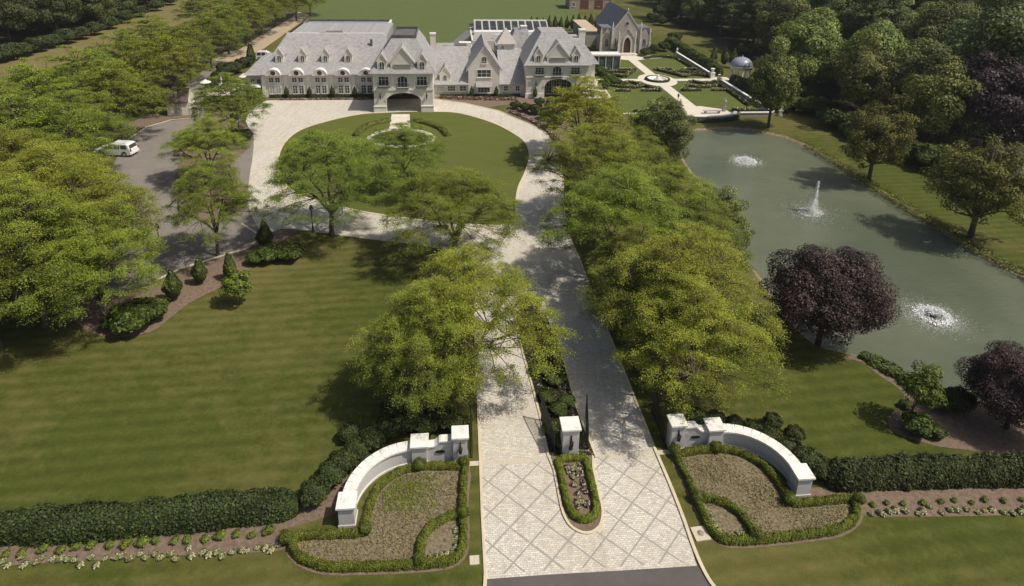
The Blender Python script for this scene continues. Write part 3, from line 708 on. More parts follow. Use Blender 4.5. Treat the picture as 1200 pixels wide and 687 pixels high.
entrance_wall(-1, 'left'); entrance_wall(1, 'right')
root = empty('gate_pillar', gw(0, 0), AX, 'white brick gate pillar with lantern on the island between the lanes', 'pillar')
b, c = MB(), MB(); pier(b, c, -.5, .5, 0, .95, 2.15); o = b.build('shaft', GATEWALL, root); c.build('cap', CAPW, root); lantern(root, 0, 0, 1.15, 1.0)
b = MB(); b.tube([(0, -.0, .75), (0, -.07, .62), (0, 0, .5)], .03, 5); b.box((-.12, -.03, .55), (.12, 0, .85)); b.build('lantern_bracket', IRON, root)

def iron_gate(u, sgn, label):
    root = empty('iron_gate', gw(u, .3), AX+sgn*R(9), label, 'gate', 'open iron gate leaves')
    fr = MB(); L = 2.9
    def top(t): return 1.45+.45*math.sin(t*math.pi/2)**1.5
    fr.box((-.03, 0, .05), (.03, .07, 1.5)); fr.box((-.03, L-.06, .05), (.03, L, 1.95)); fr.box((-.022, .07, .10), (.022, L-.06, .16)); fr.box((-.022, .07, .70), (.022, L-.06, .75))
    fr.tube([(0, .05+(L-.1)*i/14, top(i/14)) for i in range(15)], .03, 5); fr.build('frame', IRON, root)
    br = MB()
    for i in range(1, 22):
        y = L*i/22; br.box((-.018, y-.018, .16), (.018, y+.018, top(i/22)+.09))
    br.build('bars', IRON, root); sc = MB()
    for q in (.6, 1.45, 2.3): sc.tube([(0, q+.22*math.cos(a), .43+.22*math.sin(a)) for a in np.linspace(0, 2*math.pi, 14)], .014, 4)
    sc.build('scroll', IRON, root); return root
iron_gate(-.95, 1, 'black iron gate leaf standing open beside the left face of the middle pillar')
iron_gate(1.15, -1, 'black iron gate leaf standing open beside the right face of the middle pillar')
iron_gate(-6.1, 0, 'black iron gate leaf swung open against the left entrance wall pier')
iron_gate(6.15, 0, 'black iron gate leaf swung open against the right entrance wall pier')

# beds in front of the walls
BOXG = [(.11,.135,.018), (.155,.185,.022), (.20,.225,.03), (.08,.105,.015)]
def mir(l, sg): return [gw(sg*u, v)[:2] for u, v in l]
OUTER = [(6.55,-.45),(6.7,-2.0),(6.75,-3.6),(6.75,-5.2),(6.95,-6.0),(7.6,-6.4),(9.6,-6.45),(12.0,-6.35),(13.8,-6.2),(15.2,-5.6),(15.8,-4.8),(15.6,-4.35)]
INNER = [(15.6,-4.35),(14.,-4.4),(12.1,-4.4),(12.05,-3.8),(12.0,-2.9),(11.7,-1.7),(11.1,-.95),(10.3,-.45),(9.3,-.25),(8.0,-.3),(6.55,-.45)]
ARC = [(6.75,-3.75),(7.5,-3.75),(8.4,-4.2),(8.9,-4.9),(9.05,-5.6),(9.05,-6.35)]
for sg, side in ((-1, 'left'), (1, 'right')):
    ring = mir(OUTER+INNER[1:-1], sg)
    sheet('bed_soil', smooth_poly(grow(ring, .35*(1 if sg > 0 else -1)*-1), 2), MULCH, .016); sheet('bed_soil', ring, MULCH_DRY, .028)
    for k, (pth, what) in enumerate(((OUTER, 'running round the outer edge of'), (INNER, 'following the curved wall along'), (ARC, 'curving round the flower corner in'))):
        o = leafy_band('box_hedge', mir(pth, sg) if k == 2 else [q for q in smooth_poly(mir(pth, sg), 3, False)], .40, .40, L_BOX, BOXG, 1500, .034, .02, .15, 11+k+sg, per=.55, core=.66,
                   label=f'clipped low box hedge {what} the {side} entrance bed', cat='hedge', group='low box hedges of the entrance beds')
    # ---
    for j, ((u, v), what) in enumerate((((6.6,-.35), 'beside the gate pier'), ((9.3,-.3), 'in front of the middle pier'), ((12.05,-4.3), 'by the end pier'), ((6.75,-3.75), 'between flower corner and drive side'), ((9.05,-6.3), 'on the street side'), ((16.1,-4.6), 'at the outer end'))):
        root = leafy('boxwood_ball', .43, .43, .80, 1900, .034, BOXG[:2]+[BOXG[3]]*2, L_BOX, None, 4, 0)
        root.location = gw(sg*u, v); tag(root, f'round box ball {what} of the {side} entrance bed', 'shrub', 'clipped box balls')
    # thin ground cover over the soil
    n = 9000; us = 6.9+9*rng.random(n*3); vs_ = -6.3+6*rng.random(n*3); P2 = mir(list(zip(us, vs_)), sg); A2 = np.array(P2)
    sd = sdist(A2[:, 0], A2[:, 1], ring); ok = sd < -.3
    ad = np.hypot(us-7.0, vs_+6.2); ok &= ad > 2.1
    dens = .25+.75*np.exp(-((us-10.2)**2+(vs_+1.7)**2)/1.6) if sg < 0 else .30+.25*(np.sin(us*1.3)*np.cos(vs_*1.7))
    ok &= rng.random(n*3) < dens
    A2 = A2[ok]; c3 = np.c_[A2, .04+.08*rng.random(len(A2))]; v, f = leaf_quads(c3, .045*(.6+.8*rng.random(len(c3))), .6, .6)
    gr = (us[ok] < 11.3) & (us[ok] > 8.2) & (vs_[ok] > -3.2) if sg < 0 else np.zeros(ok.sum(), bool)
    cc = np.where(gr[:, None], pal(len(c3), [(.16,.20,.02), (.11,.15,.02)]), pal(len(c3), [(.20,.19,.07), (.13,.13,.05), (.26,.22,.12)]))
    np_mesh('ground_cover', v, f, rep4(cc), L_SHRUB, kind='stuff')

def make_hosta(seed, cols, rr=.2, h=.2, n=110, size=.065, label='', cat='plant', group=None, name='flowering_plant'):
    return leafy(name, rr, rr, h, n, size, cols, L_SHRUB, None, 5, 0, .8, core=.5, r=np.random.default_rng(seed), label=label, cat=cat, group=group)
WHT = [(.14,.16,.06), (.50,.49,.34), (.36,.37,.20), (.10,.12,.04)]
LG = [(.12,.17,.025), (.17,.22,.035), (.09,.13,.025)]
h0 = make_hosta(3, WHT, .2, .2, 130, .06); g0 = make_hosta(4, LG, .27, .34, 240, .055, name='small_shrub')
d0 = make_hosta(5, [(.05,.05,.03), (.10,.05,.05), (.60,.56,.50)], .17, .18, 90, .055)
used = set()
def plant(proto, x, y, s, label, group, cat='plant', z=0.02):
    if proto.name not in used: used.add(proto.name); o = proto; o.location = (x, y, z); o.rotation_euler.z = random.random()*6; o.scale = (s, s, s); tag(o, label, cat, group)
    else: o = dup(proto, (x, y, z), random.random()*6, s, label, None, group); o['category'] = cat
    return o
def along(P, n, jx=.06, jy=.06):
    P = np.array(P); seg = np.hypot(*(P[1:]-P[:-1]).T); cum = np.r_[0, np.cumsum(seg)]; out = []
    for i in range(n):
        s = (i+.5)/n*cum[-1]; k = min(len(seg)-1, int(np.searchsorted(cum, s, 'right')-1)); t = (s-cum[k])/seg[k]
        q = P[k]*(1-t)+P[k+1]*t; out.append((q[0]+rng.normal()*jx, q[1]+rng.normal()*jy))
    return out
for i, (x, y) in enumerate(along(pts([(-60,665),(40,659),(150,653),(240,650),(332,642)]), 42, .06, .13)): plant(h0, x, y, .78+.3*rng.random(), 'small white-edged plant in the front row below the left hedge', 'white-edged plants below the left hedge')
for i, (x, y) in enumerate(along(pts([(-60,656),(40,648),(150,640),(240,634),(325,624)]), 20, .08, .06)): plant(g0, x, y, .85+.4*rng.random(), 'small light green shrub in the back row below the left hedge', 'light green shrubs below the left hedge', 'shrub')
for i, (x, y) in enumerate(along(pts([(1015,601),(1200,599),(1300,597)]), 28, .06, .12)): plant(h0, x, y, .8+.35*rng.random(), 'small white-edged plant in the front row below the right hedge', 'white-edged plants below the right hedge')
for i, (x, y) in enumerate(along(pts([(1012,592),(1200,588),(1300,586)]), 15, .08, .05)): plant(g0, x, y, .6+.3*rng.random(), 'small green shrub in the back row below the right hedge', 'green shrubs below the right hedge', 'shrub')
for sg, side in ((-1, 'left'), (1, 'right')):
    for i, (x, y) in enumerate(along(mir([(7.05,-4.3),(7.1,-5.3),(7.4,-5.95),(8.6,-6.0)], sg), 11, .05, .05)): plant(h0, x, y, .7+.25*rng.random(), f'small white flowering plant in the corner of the {side} entrance bed', f'white plants in the corner of the {side} entrance bed')
# island between the lanes
ISL = smooth_poly([gw(u, v)[:2] for u, v in [(-1.15,.3),(-1.15,-1.0),(-1.15,-2.6),(-1.1,-4.0),(-.75,-4.9),(0,-5.3),(.75,-4.95),(1.15,-4.0),(1.2,-2.6),(1.25,-1.0),(1.25,.3)]], 3)
sheet('island_bed', ISL, MULCH, .055)
b = MB(); ribbon([q for q in ISL if True], .14, 0, .10, b); b.build('island_kerb', CURB, kind='structure')
U = smooth_poly([gw(u, v)[:2] for u, v in [(.9,-.35),(-.75,-.35),(-.8,-1.4),(-.8,-2.8),(-.72,-3.8),(-.4,-4.4),(.1,-4.55),(.6,-4.3),(.85,-3.6),(.88,-2.2),(.88,-.5)]], 3, False)
leafy_band('box_hedge', U, .38, .36, L_BOX, [(.13,.16,.018), (.18,.21,.024), (.23,.255,.034)], 1500, .034, .05, .16, 5, per=.42, label='clipped low box hedge looping round the island flower bed before the gate', cat='hedge', group='low box hedges of the entrance beds')
for i in range(34):
    u = -.42+.9*rng.random(); v = -.8-3.2*rng.random(); x, y, _ = gw(u, v)
    plant(h0 if rng.random() < .6 and abs(u) < .3 else d0, x, y, .85+.3*rng.random(), 'small white and dark red flowering plant massed inside the island hedge', 'flowers on the entrance island', z=.06)
IVY = foliage('ground_ivy', (1,1,1), .1, .15)
MED = pts([(643,537),(633,488),(623,450),(613,415),(606,385),(603,368),(612,358),(626,357),(642,372),(658,413),(676,479),(699,537)])
sheet('median_bed', MED, MULCH, .014)
mm = np.array(MED); c3 = np.c_[mm[:, 0].min()+(np.ptp(mm[:, 0]))*rng.random(60000), mm[:, 1].min()+np.ptp(mm[:, 1])*rng.random(60000), .05+.12*rng.random(60000)]
c3 = c3[sdist(c3[:, 0], c3[:, 1], MED) < -.12][:16000]; v, f = leaf_quads(c3, .06*(.6+.8*rng.random(len(c3))), .6, .7)
np_mesh('median_ivy', v, f, rep4(pal(len(c3), [(.028,.042,.013), (.045,.062,.018), (.02,.03,.012), (.09,.06,.05)])), IVY, kind='stuff')
b = MB(); ribbon(MED[:6], .14, 0, .08, b); ribbon(MED[6:], .14, 0, .08, b); b.build('median_kerb', CURB, kind='structure')
DKG = [(.028,.042,.013), (.045,.062,.018), (.07,.09,.024)]
s0 = leafy('shrub', .85, .85, 1.3, 4200, .075, DKG, L_SHRUB, None, 15, core=.6)
s1 = leafy('shrub', .6, .6, .7, 2400, .06, [(.06,.09,.02), (.09,.13,.025), (.04,.06,.015)], L_SHRUB, None, 8)
s2 = leafy('shrub', 1., 1., 1.35, 5200, .085, [(.05,.085,.015), (.085,.125,.02), (.12,.17,.03), (.035,.055,.012)], L_SHRUB, None, 9)
for i, (px, py) in enumerate([(657,522),(645,507),(668,505),(655,485),(640,470),(664,475),(648,450),(632,438),(655,445),(640,412),(625,400),(645,420),(618,380),(632,385),(615,360),(628,360)]):
    x, y = G(px, py); plant(s1, x, y, .8+.35*rng.random(), f'{ordn(i)} low green shrub behind the gate pillar along the median bed', 'shrubs in the median bed', 'shrub')
for i in range(26):
    t = rng.random(); sd_ = rng.random() < .6; u = (.95 if sd_ else -.6)+rng.normal()*.2-.1*t; v = .7+t*8.5; x, y, _ = gw(u-.35*t, v)
    plant(d0, x, y, .8+.3*rng.random(), 'small dark-leaved white flower in the median bed behind the gate pillar', 'white flowers in the median bed')

# hedges and shrubs behind the walls
HG = [(.028,.042,.014), (.045,.062,.018), (.075,.095,.026), (.036,.052,.016)]
leafy_band('tall_hedge', smooth_poly(pts([(-160,636),(0,627),(120,621),(240,609),(350,598)]), 5, False), 1.5, 1.4, L_SHRUB, HG, 560, .075, 0, .12, 21, per=2.9, core=.72, up=.3, label='tall dark green hedge between the left lawn and the street', cat='hedge')
leafy_band('tall_hedge', smooth_poly(pts([(965,567),(1080,562),(1200,560),(1400,553)]), 5, False), 1.4, 1.5, L_SHRUB, HG, 560, .075, 0, .12, 22, per=2.7, core=.72, up=.3, label='tall dark green hedge behind the right entrance wall running to the right edge', cat='hedge')
for side, lst in (('left', [(368,588,1.1),(388,566,1.05),(402,552,1.1),(418,536,1.0),(437,524,1.1),(455,512,1.1),(478,505,1.15),(500,505,1.15),(520,500,1.1),(430,548,.8),(537,505,1.0),(460,488,1.1),(410,515,.9)]), ('right', [(815,500,1.0),(838,500,1.0),(862,507,1.),(882,512,1.0),(902,522,1.1),(922,535,1.1),(942,548,1.1),(962,558,1.1),(905,500,.8),(930,515,.8)])):
    for i, (px, py, s) in enumerate(sorted(lst)):
        x, y = G(px, py); plant(s0, x, y, s*(.80+.15*rng.random()), f'{ordn(i)} dark green shrub from the left of those behind the {side} entrance wall', f'dark shrubs behind the {side} entrance wall', 'shrub')
# shrubs of the curved mulch bed by the parking lot
for px, py, s, pr, l in [(157,386,1.75,s2,'broad leafy green shrub at the low left of the curved mulch bed'), (180,374,1.3,s2,'leafy green shrub right beside the broad one in the curved mulch bed'), (138,384,1.0,s2,'smaller leafy shrub at the left end of the curved mulch bed'),
                      (318,306,1.25,s2,'light green shrub near the paved court end of the mulch bed'), (342,305,1.2,s2,'light green shrub against the lawn by the mulch bed end'), (301,309,.9,s2,'small shrub left of the two light green shrubs by the court'),
                      (276,140,.9,s0,'dark shrub at the top of the planted island by the court'), (287,165,1.3,s0,'dark rounded shrub at the right tip of the planted island'), (272,162,1.1,s0,'dark shrub in the middle of the planted island'), (270,250,.9,s0,'dark shrub at the foot of the planted island'), (281,240,.8,s0,'small dark shrub by the lower right of the planted island')]:
    x, y = G(px, py); plant(pr, x, y, s, l, None, 'shrub')
def make_cone(seed, cols, rr=.75, h=2.0, n=2600, size=.075, name='conical_shrub'):
    return leafy(name, rr, rr, h, n, size, cols, L_SHRUB, None, 9, 0, .3, core=.75, cone=.78, r=np.random.default_rng(seed))
c0 = make_cone(31, [(.045,.065,.018), (.075,.10,.026), (.11,.14,.034)], .8, 2.0, 2600, .085); 
for px, py, s, l in [(205,352,1.45,'dark conical evergreen at the left in the curved mulch bed'), (236,333,1.3,'dark conical evergreen in the middle of the curved mulch bed'), (271,328,1.35,'dark conical evergreen nearest the court in the mulch bed'), (312,292,1.5,'slim dark conifer beside the light green shrubs by the court')]:
    x, y = G(px, py); plant(c0, x, y, s, l, 'conical evergreens in the mulch bed', 'shrub')
st = make_broad(41, 'small_tree', [(.13,.17,.02), (.10,.14,.02), (.17,.21,.03), (.07,.10,.015)], L_SHRUB, 1.15, 3.0, 2600, .085, 16, zb=.24, label='small light green round tree alone on the lawn edge by the mulch bed')
st.location = (*G(281,357), 0); st.scale = (1.1, 1.1, 1.1)
st = make_broad(42, 'young_tree', [(.11,.16,.025), (.08,.12,.02), (.14,.19,.03)], L_SHRUB, 1.9, 5.4, 3800, .10, 22, zb=.34, label='young green tree leaning on a thin trunk in the pond-side bed', core=False)
st.location = (*G(1059,497), 0); st.rotation_euler.y = R(12); st.scale = (.78, .78, .86)
for px, py, s, pr, l in [(1073,508,.95,s2,'bright green shrub at the foot of the young leaning tree'), (1083,495,.8,s1,'low green shrub right of the young leaning tree'), (1095,512,1.1,s1,'low dark green shrub at the lawn edge of the pond-side bed'), (1062,478,.8,s1,'small shrub behind the young leaning tree'), (1120,480,1.2,s0,'dark shrub by the water between the young tree and the purple tree'), (1100,478,1.,s0,'dark shrub at the water edge behind the young leaning tree')]:
    x, y = G(px, py); plant(pr, x, y, s, l, None, 'shrub')
leafy_band('waterside_plants', pts([(1008,416),(1030,428),(1055,442),(1075,460),(1100,470),(1130,480)]), 1.1, .4, L_SHRUB, [(.06,.09,.02), (.09,.12,.025), (.12,.15,.04)], 500, .07, 0, .3, 9, per=1.1, core=.6, label='strip of rough green plants on the near pond bank beside the purple trees', cat='plants')
leafy_band('waterside_plants', pts([(945,170),(975,187),(1010,210),(1065,244),(1106,270),(1147,294),(1200,320),(1260,350)]), 1.3, .2, L_SHRUB, [(.13,.15,.03), (.16,.18,.04), (.20,.20,.06), (.10,.12,.025)], 80, .09, -.05, .55, 10, per=1.7, core=.05, label='strip of rough bright green plants along the far pond bank', cat='plants')
# small items by the road
b = MB(); x, y = G(821, 626); root = empty('utility_cover', (x, y), AX+R(4), 'pale concrete utility pad in the grass right of the apron', 'utility cover')
b.box((-.42,-.42,0), (.42,.42,.07)); b.build('pad', CONC, root); b = MB(); b.lathe([(.18,.07),(.18,.085),(.01,.087)], (0,0,0), 14); b.build('lid', M('cover_lid', (.28,.24,.19), (.35,.3,.24), 4), root)
b = MB(); x, y = G(556, 657); root = empty('utility_cover', (x, y), AX, 'pale utility pad in the grass between the left bed and the apron', 'utility cover')
b.box((-.25,-.25,0), (.25,.25,.05)); b.build('pad', CONC, root)

# ------------------------------------------------------------------ the mansion (local: u along the front, v away, z up)
MAN = empty('mansion', (*HO, 0), AX, 'long white brick mansion with pale slate roofs, gables and an arched porte cochere', 'mansion')
def arch_poly(cx, z0, w_, h_, kind='arch', n=10):
    if kind == 'rect': return [(cx-w_/2, z0), (cx+w_/2, z0), (cx+w_/2, z0+h_), (cx-w_/2, z0+h_)]
    if kind == 'round': return [(cx+w_/2*math.cos(a), z0+h_/2+h_/2*math.sin(a)) for a in [2*math.pi*i/16 for i in range(16)]]
    if kind == 'gothic':
        zs = z0+h_*.55; L = [(cx-w_/2, z0), (cx+w_/2, z0)]
        for i in range(n+1):
            t = i/n; L.append((cx+w_/2*(1-t**1.6), zs+(z0+h_-zs)*math.sin(t*math.pi/2)))
        for i in range(n-1, -1, -1):
            t = i/n; L.append((cx-w_/2*(1-t**1.6), zs+(z0+h_-zs)*math.sin(t*math.pi/2)))
        return L
    rise = min(w_/2, h_*.3); zs = z0+h_-rise
    return [(cx-w_/2, z0), (cx+w_/2, z0)]+[(cx+w_/2*math.cos(math.pi*i/n), zs+rise*math.sin(math.pi*i/n)) for i in range(n+1)]
def window(root, cx, v, z0, w_, h_, kind='rect', cols=2, rows=2, pane=None, name='window', frame=None, t=.09, rail=False, sill=True, axis='u'):
    """frame with a glazed pane sunk inside it, on a wall facing -v at depth v"""
    P = arch_poly(cx, z0, w_, h_, kind); k = 1-2*t/w_
    zc = z0+h_/2; kz = 1-2*t/h_
    In = [(cx+(x-cx)*k, zc+(z-zc)*kz) for x, z in P]; b = MB(); n = len(P)
    vv = [(x, v-.07, z) for x, z in P]+[(x, v-.07, z) for x, z in In]+[(x, v+.01, z) for x, z in P]+[(x, v-.0, z) for x, z in In]
    ff = []
    for i in range(n):
        j = (i+1) % n; ff += [(i, j, n+j, n+i), (2*n+i, 2*n+j, j, i), (n+i, n+j, 3*n+j, 3*n+i)]
    b.add(vv, ff)
    if cols > 1 and kind != 'round':
        for i in range(1, cols): x = cx-w_/2+w_*i/cols; b.box((x-.03, v-.055, z0+t*.5), (x+.03, v-.022, z0+h_-t*(1.5 if kind != 'rect' else .5)))
    if rows > 1:
        for i in range(1, rows): z = z0+h_*(.62 if kind in ('arch','gothic') else 1)*i/rows; b.box((cx-w_/2+t*.7, v-.052, z-.02), (cx+w_/2-t*.7, v-.025, z+.02))
    if sill and kind in ('rect', 'arch'): b.box((cx-w_/2-.08, v-.14, z0-.10), (cx+w_/2+.08, v-.002, z0-.003))
    o = b.build(name, frame or TRIM, root)
    g = MB(); g.vprism(In, v-.02, v-.004); g.build('pane', pane or PANE, o)
    if rail:
        r_ = MB(); x0, x1 = cx-w_/2-.15, cx+w_/2+.15; r_.box((x0, v-.5, z0-.12), (x1, v-.05, z0-.05)); r_.box((x0, v-.5, z0+.62), (x1, v-.45, z0+.68))
        for i in range(int((x1-x0)/.13)+1): x = x0+.02+i*.13; r_.box((x-.015, v-.485, z0-.05), (x+.015, v-.465, z0+.62))
        for x in (x0, x1-.04): r_.box((x, v-.45, z0+.60), (x+.04, v-.05, z0+.66))
        r_.build('railing', IRON, root)
    return o
def gable_roof(b, u0, u1, v0, v1, ze, za, th=.14, over=.25, uc=None):
    uc = (u0+u1)/2 if uc is None else uc; s = (za-ze)/(uc-u0)
    for x0, sg in ((u0-over, 1), (u1+over, -1)):
        z0 = za-s*abs(uc-x0); q = [(x0, z0+.02), (uc, za+.02), (uc, za+.02+th*1.3), (x0, z0+.02+th)]
        if sg < 0: q = [(x0, z0+.02), (x0, z0+.02+th), (uc, za+.02+th*1.3), (uc, za+.02)]
        b.vprism(q, v0, v1)
def rake(b, u0, u1, v, ze, za, over=.25, wd=.28, dep=.12):
    uc = (u0+u1)/2; s = (za-ze)/(uc-u0)
    for x0 in (u0-over, u1+over):
        z0 = za-s*abs(uc-x0); q = [(x0, z0-wd*.6), (uc, za-wd*.6), (uc, za+.2), (x0, z0+.2)]
        if x0 > uc: q = q[::-1]
        b.vprism(q, v-dep, v-.003)
def dormer(root, cx, v, z0, w_, hw, hr, dep, win=(.62, .95)):
    b = MB(); u0, u1 = cx-w_/2, cx+w_/2; b.vprism([(u0, z0), (u1, z0), (u1, z0+hw), (cx, z0+hw+hr), (u0, z0+hw)], v, v+dep); o = b.build('dormer', WALL, root)
    r_ = MB(); gable_roof(r_, u0, u1, v-.12, v+dep+.3, z0+hw, z0+hw+hr, .09, .16); r_.build('dormer_roof', SLATE, o)
    t = MB(); rake(t, u0, u1, v-.0, z0+hw, z0+hw+hr, .16, .16, .16); t.build('gable_trim', TRIM, o)
    window(o, cx, v, z0+.18, win[0], win[1], 'arch', 2, 2, t=.06, sill=False); return o
def chimney(root, u, v, z0, z1, w_=1.1):
    b = MB(); b.box((u-w_/2, v-w_/2, z0), (u+w_/2, v+w_/2, z1)); o = b.build('chimney', WALL, root)
    c = MB(); c.box((u-w_/2-.1, v-w_/2-.1, z1), (u+w_/2+.1, v+w_/2+.1, z1+.22)); c.build('cap', TRIM, o)
def wall(polyxz, v0, v1, root=None, mat=None):
    b = MB(); b.vprism(polyxz, v0, v1); return b.build('wall', mat or WALL, root or MAN)
# ballroom wing
b = MB(); b.box((-25.7, 10.4, 0), (-4.9, 30., 4.15)); b.build('wall', WALL, MAN)
b = MB(); b.box((-25.78, 10.3, 3.98), (-4.95, 10.397, 4.22)); b.box((-25.78, 10.33, 0), (-4.95, 10.397, .35))
for u in (-25.5, -21.6, -17.6, -13.6, -9.6, -5.6): b.box((u-.28, 10.30, .36), (u+.28, 10.397, 3.97))
b.build('cornice', TRIM, MAN)
b = MB(); b.frustum((-26.2, -4.3, 9.9, 31), 4.18, (-22.4, -3.9, 17.2, 31), 10.1); b.build('roof', SLATE, MAN)
# the flat roofed hall behind it
b = MB(); b.box((-22.2, 17.4, 3.), (-4.7, 35.5, 9.6)); b.build('wall', WALL, MAN)
b = MB(); b.box((-21.9, 17.7, 9.6), (-5.0, 35.2, 9.66)); b.build('flat_roof', GREYROOF, MAN)
b = MB(); b.box((-22.4, 17.25, 9.601), (-4.6, 17.7, 10.35)); b.box((-5.0, 17.7, 9.601), (-4.6, 35.7, 10.05)); b.build('parapet', TRIM, MAN)
b = MB(); b.box((-22.4, 17.7, 9.602), (-22.0, 35.3, 10.1)); b.box((-22.4, 35.3, 9.602), (-5.0, 35.7, 10.1)); b.build('parapet', DARKROOF, MAN)
for i in range(5):
    for j in range(4):
        b = MB(); u = -20.9+i*3.15; v = 19.2+j*4.0; b.box((u, v, 9.66), (u+2.75, v+3.7, 9.76)); b.build('roof_panel', PANEL, MAN)
b = MB(); b.box((-15.4, 18.6, 9.66), (-12.4, 19.1, 10.6)); b.box((-16.8, 18.3, 9.66), (-15.5, 18.9, 10.4)); b.build('roof_plant', GREYROOF, MAN)
for i in range(5):
    u = -23.55+i*4.05
    window(MAN, u-.55, 10.4, 2.62, .95, 1.0, pane=PANE); window(MAN, u+.55, 10.4, 2.62, .95, 1.0, pane=PANE)
    for du in (-.55, .55): window(MAN, u+du, 10.4, .55, .95, 1.62, rows=3, pane=CURTAIN if i == 0 else PANE)
    # eyebrow with the round window
    b = MB(); n = 16; out = [(u+1.22*math.cos(math.pi*k/n), 4.0+1.12*math.sin(math.pi*k/n)) for k in range(n+1)]; b.vprism(out, 9.84, 12.2)
    o = b.build('eyebrow_dormer', WALL, MAN)
    b = MB()
    for k in range(n):
        a0, a1 = math.pi*k/n, math.pi*(k+1)/n
        q = [(u+r_*math.cos(a), 4.0+r_*.92*math.sin(a)) for r_, a in ((1.22, a0), (1.34, a0), (1.34, a1), (1.22, a1))]; b.vprism(q, 9.76, 11.9)
    b.build('eyebrow_roof', TRIM, o)
    window(o, u, 9.84, 3.98, 1.05, 1.05, 'round', 1, 1, t=.07)
    if i < 4: dormer(MAN, u+.8, 12.0, 5.85, 1.4, 1.6, 1.15, 3.4, (.78, 1.25))
# low west extension
b = MB(); b.box((-29.2, 13.6, 0), (-25.71, 22, 3.3)); b.build('wall', WALL, MAN)
b = MB(); b.frustum((-29.8, -25.6, 13.1, 22.5), 3.31, (-27.6, -25.6, 16.5, 22.5), 5.6); b.build('roof', SLATE, MAN)
window(MAN, -28.3, 13.6, 1.6, .8, 1.0); window(MAN, -27.2, 13.6, 1.6, .8, 1.0)
# porte cochere
def arched_wall(u0, u1, z1, a0, a1, zs, zt, plane, th, along_u=True, base=0.):
    n = 14; P = [(u0, base), (a0, base), (a0, zs)]+[((a0+a1)/2-(a1-a0)/2*math.cos(math.pi*i/n), zs+(zt-zs)*math.sin(math.pi*i/n)) for i in range(1, n)]+[(a1, zs), (a1, base), (u1, base), (u1, z1), (u0, z1)]
    b = MB(); (b.vprism if along_u else b.uprism)(P, plane, plane+th); return b
arched_wall(-4.9, 4.9, 6.75, -2.85, 2.85, 2.0, 3.35, .3, .7).build('wall', WALL, MAN)
arched_wall(1.01, 10.39, 6.75, 3.0, 8.5, 2.0, 3.3, -4.9, .6, False).build('wall', WALL, MAN)
arched_wall(1.01, 10.39, 6.75, 3.0, 8.5, 2.0, 3.3, 4.3, .6, False).build('wall', WALL, MAN)
b = MB(); b.box((-4.29, 1.01, 3.5), (4.29, 10.38, 3.7)); b.build('ceiling', WALL, MAN)
b = MB(); b.box((-4.89, 10.41, 0), (4.89, 10.7, 6.7)); b.build('back_wall', INTERIOR, MAN)
b = MB(); b.box((-.9, 10.3, .05), (.9, 10.4, 2.6)); b.build('entrance_door', WOOD_DARK, MAN)
b = MB(); b.box((-5.0, .2, 3.78), (5.0, .298, 4.0)); b.box((-5.02, .18, 6.5), (5.02, .298, 6.75))
for a_, c_ in ((-5.0, -2.9), (2.9, 5.0)): b.box((a_, .12, 0), (c_, .298, .95)); b.box((a_-.03, .06, .95), (c_+.03, .298, 1.1))
for u in (-4.9, -4.45, -1.95, 1.75, 4.5):
    b.box((u, .24, 4.01), (u+.38, .298, 6.49))
b.build('trim', TRIM, MAN)
# moulded arch surround
b = MB(); n = 14
for k in range(n):
    a0, a1 = math.pi*k/n, math.pi*(k+1)/n
    b.vprism([(-r0*math.cos(a), 2.0+r1*math.sin(a)) for r0, r1, a in ((2.87, 1.37, a0), (2.87, 1.37, a1), (3.1, 1.6, a1), (3.1, 1.6, a0))], .2, .297)
b.build('arch_trim', TRIM, MAN)
lantern(MAN, -3.85, .29, 2.75, 1.15); lantern(MAN, 3.85, .29, 2.75, 1.15)
window(MAN, -3.2, .3, 4.55, 1.75, 1.65, 'rect', 3, 3, rail=True); window(MAN, 3.1, .3, 4.55, 1.75, 1.65, 'rect', 3, 3, rail=True); window(MAN, -.1, .3, 4.25, 1.75, 2.05, 'arch', 3, 3, rail=True)
b = MB(); b.frustum((-5.5, 5.5, -.3, 16), 6.76, (-1.9, 2.2, 3.5, 12.5), 12., 0, 1); b.build('roof', [SLATE, DARKROOF], MAN)
b = MB(); b.box((-1.9, 3.45, 12.0), (2.2, 3.62, 12.5)); b.box((-1.9, 12.3, 12.0), (2.2, 12.5, 12.45)); b.box((-1.9, 3.63, 12.0), (-1.75, 12.29, 12.4)); b.box((2.05, 3.63, 12.0), (2.2, 12.29, 12.4)); b.build('roof_curb', DARKROOF, MAN)
b = MB(); b.vprism([(-1.95, 6.7), (1.85, 6.7), (1.85, 8.75), (-.05, 11.1), (-1.95, 8.75)], .26, 3.4); o = b.build('front_gable', WALL, MAN)
b = MB(); gable_roof(b, -1.95, 1.85, .1, 4.5, 8.75, 11.1, .12, .28); b.build('gable_roof', SLATE, o)
b = MB(); rake(b, -1.95, 1.85, .26, 8.75, 11.1, .28, .22, .2); b.build('gable_trim', TRIM, o)
b = MB(); b.box((-1.45, .12, 7.35), (1.35, .257, 7.45)); b.box((-1.45, .12, 8.15), (1.35, .257, 8.25))
for i in range(15): b.box((-1.4+i*.19, .14, 7.451), (-1.33+i*.19, .22, 8.149))
b.build('balustrade', M('grey_balustrade', (.33,.32,.30), (.42,.41,.39), 3), o)
dormer(MAN, -3.35, .15, 7.2, 1.5, 1.7, 1.15, 3.4, (.85, 1.35)); dormer(MAN, 3.2, .15, 7.2, 1.5, 1.7, 1.15, 3.4, (.85, 1.35))
chimney(MAN, 4.7, 13.5, 6., 10.9, .95)
